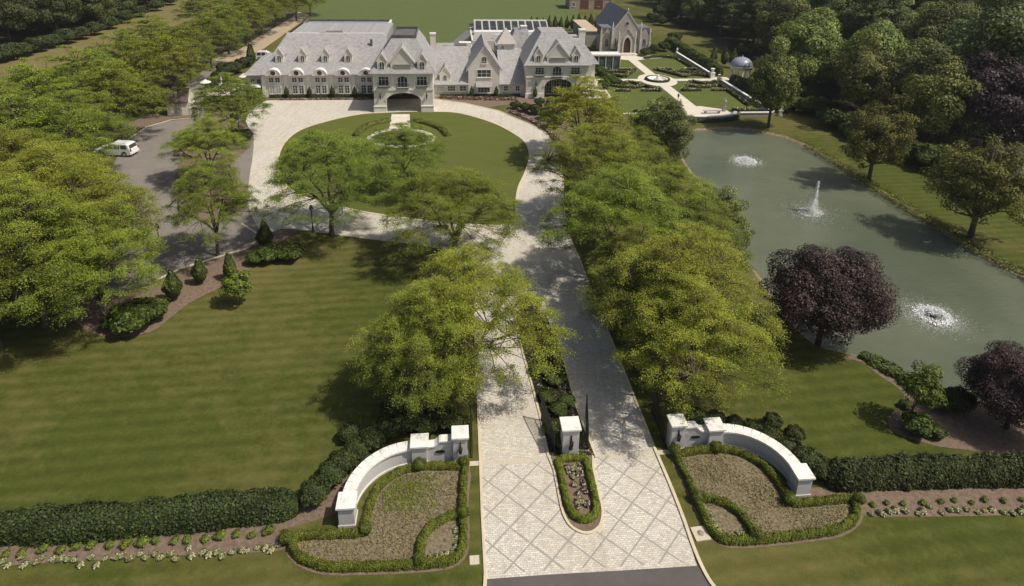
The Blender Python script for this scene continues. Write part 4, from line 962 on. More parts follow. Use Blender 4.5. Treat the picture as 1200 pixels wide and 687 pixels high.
# east link: low front under a big slate slope
b = MB(); b.box((4.91, 9.9, 0), (11.2, 26, 2.35)); b.build('wall', WALL, MAN)
b = MB(); b.uprism([(9.4, 2.36), (16.6, 8.1), (16.6, 2.36)], 4.92, 11.2); b.build('roof', SLATE, MAN)
b = MB(); b.box((4.95, 16.61, 2.4), (12.2, 27, 6.6)); b.build('wall', WALL, MAN)
b = MB(); b.box((5.0, 16.65, 6.602), (12.1, 26.9, 6.7)); b.build('flat_roof', GREYROOF, MAN)
b = MB(); b.box((8.6, 18.5, 6.71), (11.0, 20.5, 7.9)); b.box((6.2, 19.5, 6.71), (7.4, 20.6, 7.4)); b.build('roof_plant', DARKROOF, MAN)
b = MB(); b.box((9.6, 22.0, 6.71), (12.0, 24.0, 7.6)); b.build('roof_unit', TRIM, MAN)
window(MAN, 6.0, 9.9, 1.0, 1.5, 1.05, cols=3, pane=CURTAIN); window(MAN, 8.0, 9.9, 1.0, 1.5, 1.05, cols=3); window(MAN, 10.1, 9.9, 1.0, 1.3, 1.05, cols=2)
dormer(MAN, 6.85, 10.1, 2.75, 1.95, 1.45, 1.35, 4.2, (.7, 1.1))
# gabled bay
b = MB(); b.vprism([(11.1, 0), (16.8, 0), (16.8, 5.5), (13.95, 9.5), (11.1, 5.5)], 9.55, 20.5); b.build('wall', WALL, MAN)
b = MB(); gable_roof(b, 11.1, 16.8, 9.3, 20.8, 5.5, 9.5, .18, .4); b.build('roof', SLATE, MAN)
b = MB(); rake(b, 11.1, 16.8, 9.55, 5.5, 9.5, .4, .34, .2); b.build('gable_trim', TRIM, MAN)
window(MAN, 13.95, 9.55, 3.65, 2.6, 1.5, cols=3, rows=2); window(MAN, 13.95, 9.55, 6.2, .95, 1.4, 'arch', 2, 2, t=.07); window(MAN, 13.95, 9.55, .75, 2.3, 1.05, cols=4, rows=2)
b = MB(); b.uprism([(8.75, 1.95), (9.54, 2.55), (9.54, 2.75), (8.75, 2.05)], 12.45, 15.45); b.build('canopy', SLATE, MAN)
# between bay and pavilion
b = MB(); b.box((16.81, 9.9, 0), (21.6, 26, 2.35)); b.build('wall', WALL, MAN)
b = MB(); b.uprism([(9.4, 2.36), (17.4, 7.2), (26, 7.2), (26, 2.36)], 16.82, 21.6); b.build('roof', SLATE, MAN)
window(MAN, 18.0, 9.9, .95, .85, 1.05); window(MAN, 20.2, 9.9, .95, .85, 1.05)
# turret
b = MB(); b.box((17.1, 17.6, 3.), (20.2, 21.0, 8.3)); o = b.build('turret', WALL, MAN)
b = MB(); b.add([(16.7, 17.2, 8.31), (20.6, 17.2, 8.31), (20.6, 21.4, 8.31), (16.7, 21.4, 8.31), (18.65, 19.3, 11.2)], [(0,3,2,1),(0,1,4),(1,2,4),(2,3,4),(3,0,4)]); b.build('turret_roof', TANROOF if False else slate('warm_slate', (.46,.41,.38), (.55,.50,.46), (.33,.30,.28), .3, 2.), o)
window(o, 17.9, 17.6, 6.9, .6, 1.1, 'arch'); window(o, 19.5, 17.6, 5.2, .6, 1.2, 'arch')
# rear hall with a strip of roof lights
b = MB(); b.box((12.3, 28, 0), (30.5, 45, 7.0)); b.build('wall', WALL, MAN)
b = MB(); b.box((12.7, 28.4, 7.001), (30.1, 44.6, 7.08)); b.build('flat_roof', GREYROOF, MAN)
b = MB(); b.box((12.2, 44.6, 7.002), (30.6, 45.2, 7.9)); b.build('parapet', DARKROOF, MAN)
b = MB(); b.box((13.0, 34., 7.09), (28.6, 36.4, 7.75)); b.box((17., 29.5, 7.09), (19.5, 30., 8.0)); b.box((21.0, 28.7, 7.09), (28, 29.1, 8.2)); b.build('roof_curb', TRIM, MAN)
b = MB(); b.uprism([(37.5, 7.081), (42.5, 9.0), (43.2, 9.0), (43.2, 7.081)], 13.2, 30.); o = b.build('roof_light_curb', M('weathered_frame', (.42,.41,.39), (.50,.49,.46), 2), MAN)
for i in range(10):
    b = MB(); u = 13.6+i*1.65; b.uprism([(38.3, 7.46), (41.9, 8.83), (41.9, 8.9), (38.3, 7.53)], u, u+1.25); b.build('roof_light', PANE, o)
b = MB(); b.add([(7.5, 36, 3), (12.29, 33, 3), (12.29, 44, 3), (7.5, 44, 3), (12.29, 34, 7.), (12.29, 44, 7.)], [(0,1,4),(0,4,5,3),(3,5,2),(0,3,2,1)]); b.box((7.5, 36, 0), (12.28, 44, 2.99)); b.build('lean_to_roof', GREYROOF, MAN)
b = MB(); b.box((-4.2, 27, 0), (12.2, 30.6, 5.0)); b.build('wall', WALL, MAN)
b = MB(); b.box((-4.0, 26.9, 5.003), (12.25, 30.9, 5.9)); b.build('flat_roof', DARKROOF, MAN)
# east pavilion
arched_wall(21.6, 33.0, 6.15, 25.0, 30.2, 2.1, 3.6, 8.4, .6).build('wall', WALL, MAN)
b = MB(); b.box((21.6, 9.01, 0), (22.2, 20, 6.15)); b.box((32.4, 9.01, 0), (33.0, 20, 6.15)); b.box((21.6, 20.01, 0), (33.0, 20.5, 6.15)); b.build('wall', WALL, MAN)
b = MB(); b.box((22.21, 11.0, 0), (32.39, 11.3, 6.1)); b.build('back_wall', INTERIOR, MAN)
for u in (26.2, 27.6, 29.0): window(MAN, u, 11.0, .1, 1.1, 2.7, cols=2, rows=4)
b = MB(); b.box((22.21, 9.01, 3.8), (32.39, 10.99, 3.95)); b.build('ceiling', WALL, MAN)
b = MB(); b.box((21.5, 8.3, 3.85), (33.1, 8.398, 4.05)); b.box((21.45, 8.26, 5.95), (33.15, 8.398, 6.2)); b.box((21.45, 8.25, 0), (24.9, 8.398, .9)); b.box((30.3, 8.25, 0), (33.15, 8.398, .9)); b.build('trim', TRIM, MAN)
b = MB()
for k in range(14):
    a0, a1 = math.pi*k/14, math.pi*(k+1)/14
    b.vprism([(27.6-r0*math.cos(a), 2.1+r1*math.sin(a)) for r0, r1, a in ((2.62, 1.52, a0), (2.62, 1.52, a1), (2.86, 1.76, a1), (2.86, 1.76, a0))], 8.3, 8.397)
b.build('arch_trim', TRIM, MAN)
lantern(MAN, 23.4, 8.39, 2.7, 1.15)
window(MAN, 24.0, 8.4, 4.35, 1.7, 1.45, 'rect', 3, 3, rail=True); window(MAN, 27.2, 8.4, 4.1, 1.7, 1.9, 'arch', 3, 3, rail=True); window(MAN, 30.6, 8.4, 4.35, 1.7, 1.45, 'rect', 3, 3, rail=True)
b = MB(); b.frustum((21.0, 33.6, 7.9, 21), 6.21, (24.6, 29.4, 12.2, 18), 11.5, 0, 1); b.build('roof', [SLATE, GREYROOF], MAN)
b = MB(); b.vprism([(25.3, 6.16), (29.2, 6.16), (29.2, 8.0), (27.25, 10.3), (25.3, 8.0)], 8.36, 11.8); o = b.build('front_gable', WALL, MAN)
b = MB(); gable_roof(b, 25.3, 29.2, 8.2, 13, 8.0, 10.3, .12, .28); b.build('gable_roof', SLATE, o); b = MB(); rake(b, 25.3, 29.2, 8.36, 8.0, 10.3, .28, .22, .2); b.build('gable_trim', TRIM, o)
b = MB(); b.box((25.8, 8.22, 6.75), (28.7, 8.357, 6.85)); b.box((25.8, 8.22, 7.5), (28.7, 8.357, 7.6))
for i in range(15): b.box((25.85+i*.2, 8.24, 6.851), (25.92+i*.2, 8.32, 7.499))
b.build('balustrade', bpy.data.materials['grey_balustrade'], o)
dormer(MAN, 23.7, 8.3, 6.55, 1.5, 1.6, 1.15, 3.4, (.85, 1.3)); dormer(MAN, 30.6, 8.3, 6.55, 1.5, 1.6, 1.15, 3.4, (.85, 1.3))
b = MB(); b.frustum((29., 36.2, 13.4, 24), 5.2, (29., 32.8, 16, 21), 9.6); b.box((30, 14.2, 0), (35.4, 23.5, 5.18)); b.build('side_wing', [SLATE], MAN)
b = MB(); b.box((29.9, 14.05, 0), (35.5, 14.195, 5.15)); b.box((35.41, 14.2, 0), (35.5, 23.5, 5.15)); b.build('wall', WALL, MAN)
b = MB(); b.frustum((18.5, 23.5, 18.5, 26), 6.2, (20.5, 23.2, 20.5, 24), 10.4); b.build('roof', SLATE, MAN)
chimney(MAN, 22.4, 22.0, 7, 10.9, 1.1); chimney(MAN, 33.3, 17.5, 6, 11.0, 1.2)
# roof vent on the wing
b = MB(); b.box((-6.9, 15.0, 8.), (-6.5, 15.4, 9.6)); b.build('vent_pipe', DARKROOF, MAN)

# planting along the front
hp = [W(u, v) for u, v in [(-25.3, 9.9), (-5.2, 9.9)]]
leafy_band('low_hedge', along(hp, 12, 0, 0), .8, .55, L_SHRUB, DKG, 160, .09, .02, .1, 51, per=1.5, label='low dark hedge at the foot of the ballroom wing wall', cat='hedge')
leafy_band('flower_strip', along([W(-23.4, 8.3), W(-6.5, 8.3)], 12, 0, 0), .45, .25, L_SHRUB, [(.10,.05,.04), (.05,.06,.02), (.55,.50,.42), (.30,.16,.12)], 180, .09, .02, .2, 52, per=1., label='strip of red and white flowers edging the court before the ballroom wing', cat='flower bed')
leafy_band('flower_strip', along([W(5.4, 9.0), W(9, 8.3), W(14, 7.6), W(20.5, 7.3)], 12, 0, 0), 1.0, .4, L_SHRUB, [(.10,.05,.04), (.06,.07,.02), (.55,.48,.40), (.28,.12,.10), (.12,.13,.03)], 130, .1, .02, .3, 53, per=1.2, label='band of pink and white flowers before the gabled middle of the mansion', cat='flower bed')
leafy_band('low_hedge', along([W(5.2, 9.45), W(21.3, 9.45)], 12, 0, 0), .6, .5, L_SHRUB, DKG, 160, .09, .02, .1, 54, per=1.5, label='low dark hedge at the foot of the gabled middle of the mansion', cat='hedge')
leafy_band('flower_strip', along(pts([(594,130),(606,135),(624,143),(642,153),(656,168)]), 12, 0, 0), .7, .35, L_SHRUB, [(.10,.05,.04), (.06,.07,.02), (.60,.55,.50), (.30,.12,.14)], 150, .1, .02, .3, 55, per=1.2, label='curved strip of pink and white flowers edging the driveway near the mansion', cat='flower bed')
c1 = make_cone(32, [(.045,.065,.02), (.07,.095,.03), (.10,.125,.04)], .7, 2.2, 1500, .11)
for i, (u, v, l) in enumerate([(-21.4, 9.6, 'conical shrub between the first and second bays of the ballroom wing'), (-17.4, 9.6, 'conical shrub between the second and third bays of the ballroom wing'), (-13.4, 9.6, 'conical shrub between the third and fourth bays of the ballroom wing'), (-9.4, 9.6, 'conical shrub between the fourth and fifth bays of the ballroom wing'),
                               (11.7, 9.0, 'conical shrub at the left corner of the gabled bay'), (16.2, 9.0, 'conical shrub at the right corner of the gabled bay'), (23.2, 7.9, 'conical shrub under the lantern of the east pavilion')]):
    plant(c1, *W(u, v), .95+.1*rng.random(), l, 'conical shrubs along the mansion front', 'shrub')
for i, (px, py, s) in enumerate([(604,128,1.1),(616,131,1.2),(628,134,1.3),(640,140,1.4),(650,150,1.3),(632,124,1.1),(645,128,1.2),(655,140,1.3)]):
    plant(s0, *G(px, py), s, f'{ordn(i)} dark evergreen shrub beside the driveway bend near the east pavilion', 'dark shrubs by the driveway bend', 'shrub')
for i, (px, py, s) in enumerate([(252,100,1.3),(258,96,1.5),(264,90,1.5),(270,88,1.6),(277,86,1.7),(284,80,1.5),(290,78,1.4),(262,84,1.3),(246,104,1.2)]):
    plant(s0, *G(px, py), s*1.15, f'{ordn(i)} dark shrub in the clump left of the ballroom wing', 'dark shrubs left of the ballroom wing', 'shrub')
plant(c0, *G(295,75), 2.2, 'tall grey-green conical tree behind the shrubs left of the ballroom wing', None, 'tree')

# fountain figure and parasols on the west terrace
def lathe_thing(name, xy, prof, mat, label, cat, k=12, z=0.03):
    b = MB(); b.lathe(prof, (0,0,0), k); o = b.build(name, mat); o.location = (*xy, z); return tag(o, label, cat)
root = empty('terrace_fountain', (*W(-34.5, 15.5), .03), AX, 'small white tiered fountain on the terrace left of the ballroom wing', 'fountain')
b = MB(); b.lathe([(1.5,0),(1.55,.45),(1.35,.45),(1.3,.3),(.01,.3)], (0,0,0), 18); b.build('basin', CAPW, root)
b = MB(); b.lathe([(.25,.3),(.15,1.0),(.7,1.25),(.72,1.32),(.12,1.25),(.1,1.9),(.35,2.05),(.08,2.1),(.05,2.6),(.01,2.7)], (0,0,0), 14); b.build('tier', CAPW, root)
for (u, v), l in (((-36.5, 13.2), 'white parasol nearest the shrubs on the west terrace'), ((-31.0, 17.6), 'white parasol against the ballroom extension on the west terrace')):
    root = empty('parasol', (*W(u, v), .03), 0, l, 'parasol'); b = MB(); b.tube([(0,0,0), (0,0,2.4)], .04, 6); b.build('pole', TRIM, root)
    b = MB(); b.lathe([(1.0,2.0),(1.0,2.05),(.05,2.6),(.02,2.6)], (0,0,0), 8, 0, False); b.build('canopy', TRIM, root)
root = empty('kiosk', (*W(-26.9, 10.6), .03), AX, 'small dark kiosk with a white top at the corner of the ballroom wing', 'kiosk')
b = MB(); b.box((-.8,-.7,0), (.8,.7,1.9)); b.box((-.9,-.8,0), (.9,.8,.15)); b.build('cabinet', IRON, root); b = MB(); b.frustum((-.95,.95,-.85,.85), 1.9, (-.5,.5,-.4,.4), 2.25); b.build('top', TRIM, root)
# loungers on the side terrace
for i, (u, v) in enumerate([(34.6, 12.5), (35.2, 15.), (35.8, 17.5)]):
    root = empty('sun_lounger', (*W(u, v), .034), AX+.3, f'white lounger, {["nearest the drive","in the middle","nearest the garden"][i]} on the terrace right of the mansion', 'sun lounger', 'loungers on the side terrace')
    b = MB(); b.box((-.35,-.95,.3), (.35,.5,.42)); b.build('seat', TRIM, root); b = MB(); b.uprism([(.5,.30),(1.2,.75),(1.15,.85),(.5,.42)], -.35, .35); b.build('backrest', TRIM, root)
    for lx in (-.3, .25):
        for ly in (-.9, .4): b = MB(); b.box((lx, ly, 0), (lx+.05, ly+.05, .3)); b.build('leg', TRIM, root)

# ------------------------------------------------------------------ chapel
CH = empty('chapel', (*W(50.9, 49.), 0), AX, 'grey stone chapel with steep blue slate roof and pointed entrance arch', 'chapel')
b = MB(); b.vprism([(-3.4,0),(3.4,0),(3.4,5.4),(0,9.9),(-3.4,5.4)], 0, 19); b.build('wall', STONE, CH)
b = MB(); gable_roof(b, -3.4, 3.4, .35, 19.4, 5.4, 9.9, .2, .35); b.build('roof', SLATE_BLUE, CH)
b = MB(); 
for sx in (-1, 1): b.vprism([(sx*3.75, 4.9), (sx*3.75, 5.25), (0, 10.25), (0, 9.9)][::sx], -.12, .34)
b.lathe([(.12,0),(.12,.3),(.22,.4),(.05,.9)], (0, .1, 10.1), 6); b.build('gable_coping', TRIM if False else M('chapel_trim', (.55,.52,.48), (.62,.59,.55), 2), CH)
CT = bpy.data.materials['chapel_trim']
def gothic_door(root, cx, v, z0, w_, h_):
    P = arch_poly(cx, z0, w_, h_, 'gothic'); b = MB(); n = len(P); O_ = [(cx+(x-cx)*1.35, z0+(z-z0)*1.13) for x, z in P]
    vv = [(x, v-.3, z) for x, z in O_]+[(x, v-.3, z) for x, z in P]+[(x, v, z) for x, z in O_]+[(x, v-.02, z) for x, z in P]; ff = []
    for i in range(n):
        j = (i+1) % n; ff += [(i, j, n+j, n+i), (2*n+i, 2*n+j, j, i), (n+i, n+j, 3*n+j, 3*n+i)]
    b.add(vv, ff); o = b.build('door_surround', CT, root); g = MB(); g.vprism(P, v-.06, v-.01); g.box((cx-.03, v-.1, z0), (cx+.03, v-.062, z0+h_*.9)); g.build('door', WOOD_DARK, o)
gothic_door(CH, 0, -1.0, .3, 1.75, 3.7)
b = MB(); b.vprism([(-1.9,0),(1.9,0),(1.9,3.6),(0,6.1),(-1.9,3.6)], -1.0, -.003); b.build('porch_wall', STONE, CH)
b = MB(); gable_roof(b, -1.9, 1.9, -1.15, -.005, 3.6, 6.1, .14, .15); b.build('porch_coping', CT, CH)
for sx in (-1, 1):
    for u, vv_, h_ in ((2.05, -1.3, 4.6), (3.55, -.5, 6.6), (6.15, .3, 5.0)):
        b = MB(); x = sx*u; b.box((x-.27, vv_, 0), (x+.27, vv_+.6, h_*.5)); b.box((x-.2, vv_+.12, h_*.5), (x+.2, vv_+.6, h_)); b.lathe([(.24,0),(.24,.12),(.12,.5),(.02,1.1)], (x, vv_+.34, h_), 6); b.build('buttress', CT, CH)
    b = MB(); x0, x1 = (3.41, 6.0) if sx > 0 else (-6.0, -3.41); xc = (x0+x1)/2
    b.vprism([(x0,0),(x1,0),(x1,4.0),(xc,6.0),(x0,4.0)], .5, 6); b.build('side_wall', STONE, CH)
    b = MB(); b.vprism([(x0, 3.9), (xc, 5.95), (xc, 6.1), (x0, 6.1)], .9, 6.05); b.vprism([(xc, 5.95), (x1, 3.9), (x1, 6.1), (xc, 6.1)], .9, 6.05); b.build('side_roof', SLATE_BLUE, CH)
    window(CH, xc, .5, 1.3, 1.1, 2.3, 'gothic', 2, 3, frame=CT, t=.12)
b = MB(); window(CH, 0, 0, 6.75, 1.0, 1.0, 'round', 1, 1, frame=CT, t=.1)
for sx in (-1, 1): window(CH, sx*2.7, 0, 1.6, .5, 2.2, 'gothic', 1, 1, frame=CT, t=.08)
b = MB(); b.box((-2.4,-3.0,0), (2.4,-1.3,.15)); b.box((-1.7,-2.6,.15), (1.7,-1.3,.29)); b.build('steps', PATH, CH)
b = MB(); b.box((-6.05, .4, 0), (-3.5, .497, .5)); b.box((3.5, .4, 0), (6.05, .497, .5)); b.build('plinth', CT, CH)
AN = empty('annex_building', (*W(46.3, 67.), 0), AX, 'low grey stone annex with a flat tan roof behind the left of the chapel', 'building')
b = MB(); b.box((-3.5, -9, 0), (-.2, 9.5, 3.6)); b.build('wall', STONE, AN); b = MB(); b.uprism([(-9.2,3.61),(9.7,3.61),(9.7,3.85),(-9.2,3.85)], -3.8, .0); b.build('roof', TANROOF, AN)
for y in (-7, -5, -3, -1, 1, 3, 5): 
    b = MB(); b.box((-3.56, y-.4, .8), (-3.502, y+.4, 2.6)); b.build('window', PANE, AN)
# glazed passage between mansion and chapel
GP = empty('glazed_passage', (*W(35.6, 30), 0), AX, 'white roofed glazed passage linking the mansion to the chapel', 'covered walkway')
b = MB(); b.box((-2, 1.0, 3.0), (9.5, 4.2, 3.35)); b.build('roof', TRIM, GP)
for i in range(8): b = MB(); x = -1.9+i*1.6; b.box((x, 1.1, 0), (x+.12, 1.22, 3.0)); b.build('post', TRIM, GP)
b = MB(); b.box((-1.9, 1.23, .1), (9.4, 1.26, 2.95)); b.build('glass_wall', GREENGLASS, GP)
b = MB(); b.box((-1.9, 4.0, .1), (9.4, 4.03, 2.95)); b.build('glass_wall', GREENGLASS, GP)

# ------------------------------------------------------------------ formal garden
GHG = [(.028,.042,.014), (.045,.062,.018), (.07,.09,.025)]
def ghedge(l, label, fl=True, wd=.75, h=.55):
    P = [W(u, v) for u, v in l]; P = smooth_poly(P, 3, False) if len(P) > 2 else along(P, 6, 0, 0); global _gs; _gs += 1
    o = leafy_band('garden_hedge', P, wd, h, L_SHRUB, GHG, 130, .10, .01, .12, _gs, per=1.1, label=label, cat='hedge', group='low hedges of the formal garden')
    if fl:
        A3 = np.array(along(P, 16, .12, .12)); n = 9; c = np.repeat(A3, n, 0)+rng.normal(size=(16*n, 2))*.2; c = np.c_[c, h*.75+.25*rng.random(16*n)]
        v, f = leaf_quads(c, .10*(.6+.8*rng.random(len(c))), .6, .7); np_mesh('flowers', v, f, rep4(pal(len(c), [(.68,.62,.50), (.55,.42,.32), (.22,.24,.08)])), L_SHRUB, o)
_gs = 300
for su, sn in ((-1, 'left'), (1, 'right')):
    for sv_, vn in ((-1, 'near'), (1, 'far')):
        q = lambda l: [(50.5+su*u, 21.5+sv_*v) for u, v in l]
        w1 = f'in the {vn} {sn} quarter of the formal garden'
        ghedge(q([(6.2,2.3),(4.9,4.6),(3.2,7.4),(2.2,9.2)]), 'curved flowering hedge round the middle circle '+w1)
        ghedge(q([(6.6,2.0),(8.3,3.6),(10.3,3.3),(11.4,2.2)]), 'scalloped flowering hedge beside the cross path '+w1)
        ghedge(q([(4.4,5.4),(6.4,6.6),(8.6,6.4),(10.8,5.0)]), 'inner scroll of flowering hedge '+w1, True, .6, .5)
        ghedge(q([(2.4,8.9),(6.3,8.9)]), 'inner straight low hedge '+w1, True, .5, .45)
        ghedge(q([(7.8,8.9),(11.3,8.9)]), 'outer straight low hedge '+w1, True, .5, .45)
        ghedge(q([(3.2,20.5),(5.5,21.6),(8.3,21.9),(11.0,20.4)]) if sv_ > 0 else q([(6.5,22.2),(8.5,22.9),(11.4,22.9)]), 'flowering hedge along the outer end '+w1)
ghedge([(61.7, 24), (61.7, 33), (61.5, 43)], 'long flowering hedge along the right wall of the garden, far half'); ghedge([(61.7, 18.5), (61.7, 10), (61.3, 2)], 'long flowering hedge along the right wall of the garden, near half')
b = MB(); b.lathe([(2.1,.02),(2.15,.35),(1.85,.38),(1.8,.12),(.01,.12)], (0,0,0), 28); root = empty('round_planter', (*W(50.5, 21.5), .02), 0, 'round raised stone bed in the middle of the formal garden', 'planter')
b.build('rim', CAPW, root); leafy_band('hedge_ring', [(2.35*math.cos(a), 2.35*math.sin(a)) for a in np.linspace(0, 2*math.pi, 25)], .4, .45, L_SHRUB, GHG, 150, .09, 0, .1, 77, parent=root)
b = MB(); b.lathe([(.5,.1),(.35,.5),(.2,.8),(.4,1.0),(.02,1.05)], (0,0,0), 10); b.build('urn', CAPW, root)
# garden walls
root = empty('garden_wall', (*HO, 0), AX, 'low stone wall with pale coping along the right side of the formal garden', 'wall')
for v0, v1 in ((-4, 19.0), (23.8, 46)):
    b = MB(); b.box((62.7, v0, 0), (63.05, v1, .75)); o = b.build('wall', STONE, root); b = MB(); b.box((62.62, v0, .751), (63.13, v1, .88)); b.build('coping', CAPW, o)
root = empty('garden_wall', (*HO, 0), AX, 'low stone retaining wall with pale coping on the pond side of the formal garden', 'wall')
for u0, u1 in ((36.5, 44.2), (56.8, 62.6)):
    b = MB(); b.box((u0, -4.5, 0), (u1, -4.15, .7)); o = b.build('wall', STONE, root); b = MB(); b.box((u0, -4.58, .701), (u1, -4.07, .84)); b.build('coping', CAPW, o)
b = MB(); k = 22; arc = [(50.3+5.8*math.cos(a), -3.9-2.6*math.sin(a)) for a in np.linspace(.0, math.pi, k)]; ribbon(arc, .4, 0, .75, b); o = b.build('curved_wall', STONE, root); b = MB(); ribbon(arc, .55, .752, .9, b); b.build('coping', CAPW, o)
sheet('garden_terrace', [W(u, v) for u, v in arc], PATH, .034)
leafy_band('low_hedge', [W(u*1.0, v-.7) for u, v in arc], .7, .6, L_SHRUB, GHG, 130, .1, 0, .1, 61, per=1., label='low dark hedge curving below the garden overlook wall by the pond', cat='hedge')
# bench on the overlook, statues, urns, lamp posts
root = empty('stone_bench', (*W(52.8, -2.2), .04), AX, 'grey stone bench on the round overlook terrace by the pond', 'bench')
b = MB(); b.box((-1.6,-.3,.42), (1.6,.3,.54)); b.build('seat', STONE, root)
for x in (-1.2, 1.2): b = MB(); b.box((x-.15,-.22,0), (x+.15,.22,.42)); b.build('leg', STONE, root)
def statue(xy, z, label, h=1.3, ped=.8, mat=None):
    mat = mat or CAPW; root = empty('statue', (*xy, z), AX, label, 'statue'); b = MB(); b.box((-.3,-.3,0), (.3,.3,.12)); b.box((-.24,-.24,.12), (.24,.24,ped-.1)); b.box((-.3,-.3,ped-.1), (.3,.3,ped)); b.build('pedestal', mat, root)
    s = h/1.3; b = MB(); b.lathe([(.2*s,0),(.17*s,.15*s),(.14*s,.5*s),(.20*s,.75*s),(.22*s,.92*s),(.09*s,1.02*s),(.06*s,1.06*s),(.10*s,1.14*s),(.10*s,1.22*s),(.02,1.3*s)], (0,0,ped), 10)
    b.tube([(.19*s,0,ped+.9*s), (.26*s,-.05,ped+.65*s), (.14*s,-.2*s,ped+.6*s)], [.055*s,.045*s,.035*s], 6); b.tube([(-.19*s,0,ped+.9*s), (-.28*s,-.02,ped+.7*s), (-.24*s,-.1,ped+.45*s)], [.055*s,.045*s,.035*s], 6); b.build('figure', mat, root)
statue(W(55.4, -1.0), .03, 'weathered grey statue on a pedestal at the right of the pond overlook', 1.5, .9, STONE)
statue(W(47.9, .2), .03, 'grey statue on a pedestal at the left of the pond overlook', 1.2, .8, STONE)
statue(W(62.8, 45.5), .0, 'small white statue at the far right corner of the garden', 1.2, .9)
statue(W(64.2, -4.0), .0, 'white statue at the near right corner of the garden wall', 1.3, 1.)
statue(W(42.9, -3.0), .03, 'white statue on a pedestal at the near left corner of the garden', 1.5, 1.1)
def urn(xy, z, label, s=1.): 
    root = empty('urn', (*xy, z), AX, label, 'urn'); b = MB(); b.box((-.45*s,-.45*s,0), (.45*s,.45*s,1.0*s)); b.box((-.52*s,-.52*s,1.*s), (.52*s,.52*s,1.12*s)); b.build('pedestal', CAPW, root)
    b = MB(); b.lathe([(.2*s,1.12*s),(.1*s,1.3*s),(.38*s,1.6*s),(.42*s,1.9*s),(.5*s,1.98*s),(.38*s,1.98*s),(.02,1.9*s)], (0,0,0), 12); b.build('vase', CAPW, root)
urn(W(62.9, 23.3), .02, 'white urn on a pedestal at the far side of the right garden gate', 1.0); urn(W(62.9, 19.5), .02, 'white urn on a pedestal at the near side of the right garden gate', .8)
for x, l in ((47.2, 'left'), (54.6, 'right')): 
    root = empty('planter', (*W(x, 47.3), .03), AX, f'dark planter with clipped shrub at the {l} of the chapel steps', 'planter'); b = MB(); b.lathe([(.3,0),(.42,.6),(.36,.6),(.3,.5)], (0,0,0), 10); b.build('pot', STONE, root)
    leafy('shrub_ball', .45, .45, .8, 300, .1, GHG, L_SHRUB, root, 5, .55)
def lamp_post(xy, label, h=3.6, z=0):
    root = empty('lamp_post', (*xy, z), 0, label, 'lamp post', None); b = MB(); b.lathe([(.17,0),(.17,.12),(.11,.2),(.10,.6),(.06,.7),(.045,h-.75),(.07,h-.7),(.07,h-.64),(.03,h-.6)], (0,0,0), 10); b.build('post', IRON, root)
    b = MB(); b.lathe([(.08,h-.6),(.15,h-.52),(.19,h-.2),(.20,h-.17),(.10,h-.04),(.03,h+.04),(.01,h+.14)], (0,0,0), 8, 0, False); b.build('lantern', IRON, root)
    b = MB()
    for k in range(4): a = k*math.pi/2+.4; b.box((.17*math.cos(a)-.03, .17*math.sin(a)-.03, h-.5), (.17*math.cos(a)+.03, .17*math.sin(a)+.03, h-.22))
    b.build('lamp_glass', CURTAIN, root)
for l_, n_ in (([(417,160),(422,154),(435,147),(457,142)], 'left'), ([(483,142),(502,146),(517,152),(525,160)], 'right')):
    leafy_band('low_hedge', smooth_poly(pts(l_), 3, False), 1.0, .5, L_SHRUB, [(.11,.14,.025), (.15,.18,.03), (.20,.21,.05)], 150, .08, .02, .15, 62, per=.9, label=f'low yellow-green planting curving round the {n_} of the ring path on the oval lawn', cat='hedge')
lamp_post(G(367,272), 'black lamp post beside the big tree at the court edge', 3.1); lamp_post(W(47.0, -.9), 'black lamp post at the left of the garden overlook', 3.2); lamp_post(W(58.7, -2.6), 'black lamp post on the right front lawn of the garden', 3.2); lamp_post(G(189,296), 'lamp post half hidden under the trees by the parking lot', 3.1)
lamp_post(G(281,158), 'slim lamp post between the planted island and the paved court', 3.2)
# gazebo
root = empty('gazebo', (*G(866,98), 0), .2, 'white columned garden temple with a grey-blue dome', 'gazebo'); b = MB(); b.lathe([(2.5,0),(2.5,.2),(2.2,.2),(2.2,.4),(.01,.4)], (0,0,0), 24); b.build('base', CAPW, root)
for k in range(8): b = MB(); a = k*math.pi/4; b.lathe([(.24,.4),(.24,.5),(.16,.56),(.14,3.0),(.22,3.1),(.22,3.2)], (1.85*math.cos(a), 1.85*math.sin(a), 0), 10); b.build('column', CAPW, root)
b = MB(); b.lathe([(1.65,3.2),(2.15,3.2),(2.15,3.6),(2.25,3.65),(2.25,3.75),(1.65,3.75)], (0,0,0), 24); b.build('entablature', CAPW, root)
b = MB(); b.lathe([(2.2,3.76),(2.12,4.2),(1.85,4.7),(1.4,5.15),(.8,5.42),(.15,5.52),(.08,5.8),(.01,5.95)], (0,0,0), 24); b.build('dome', DOME, root)
b = MB(); b.box((-.6,-.3,.4), (.6,.3,.95)); b.build('seat', CAPW, root)
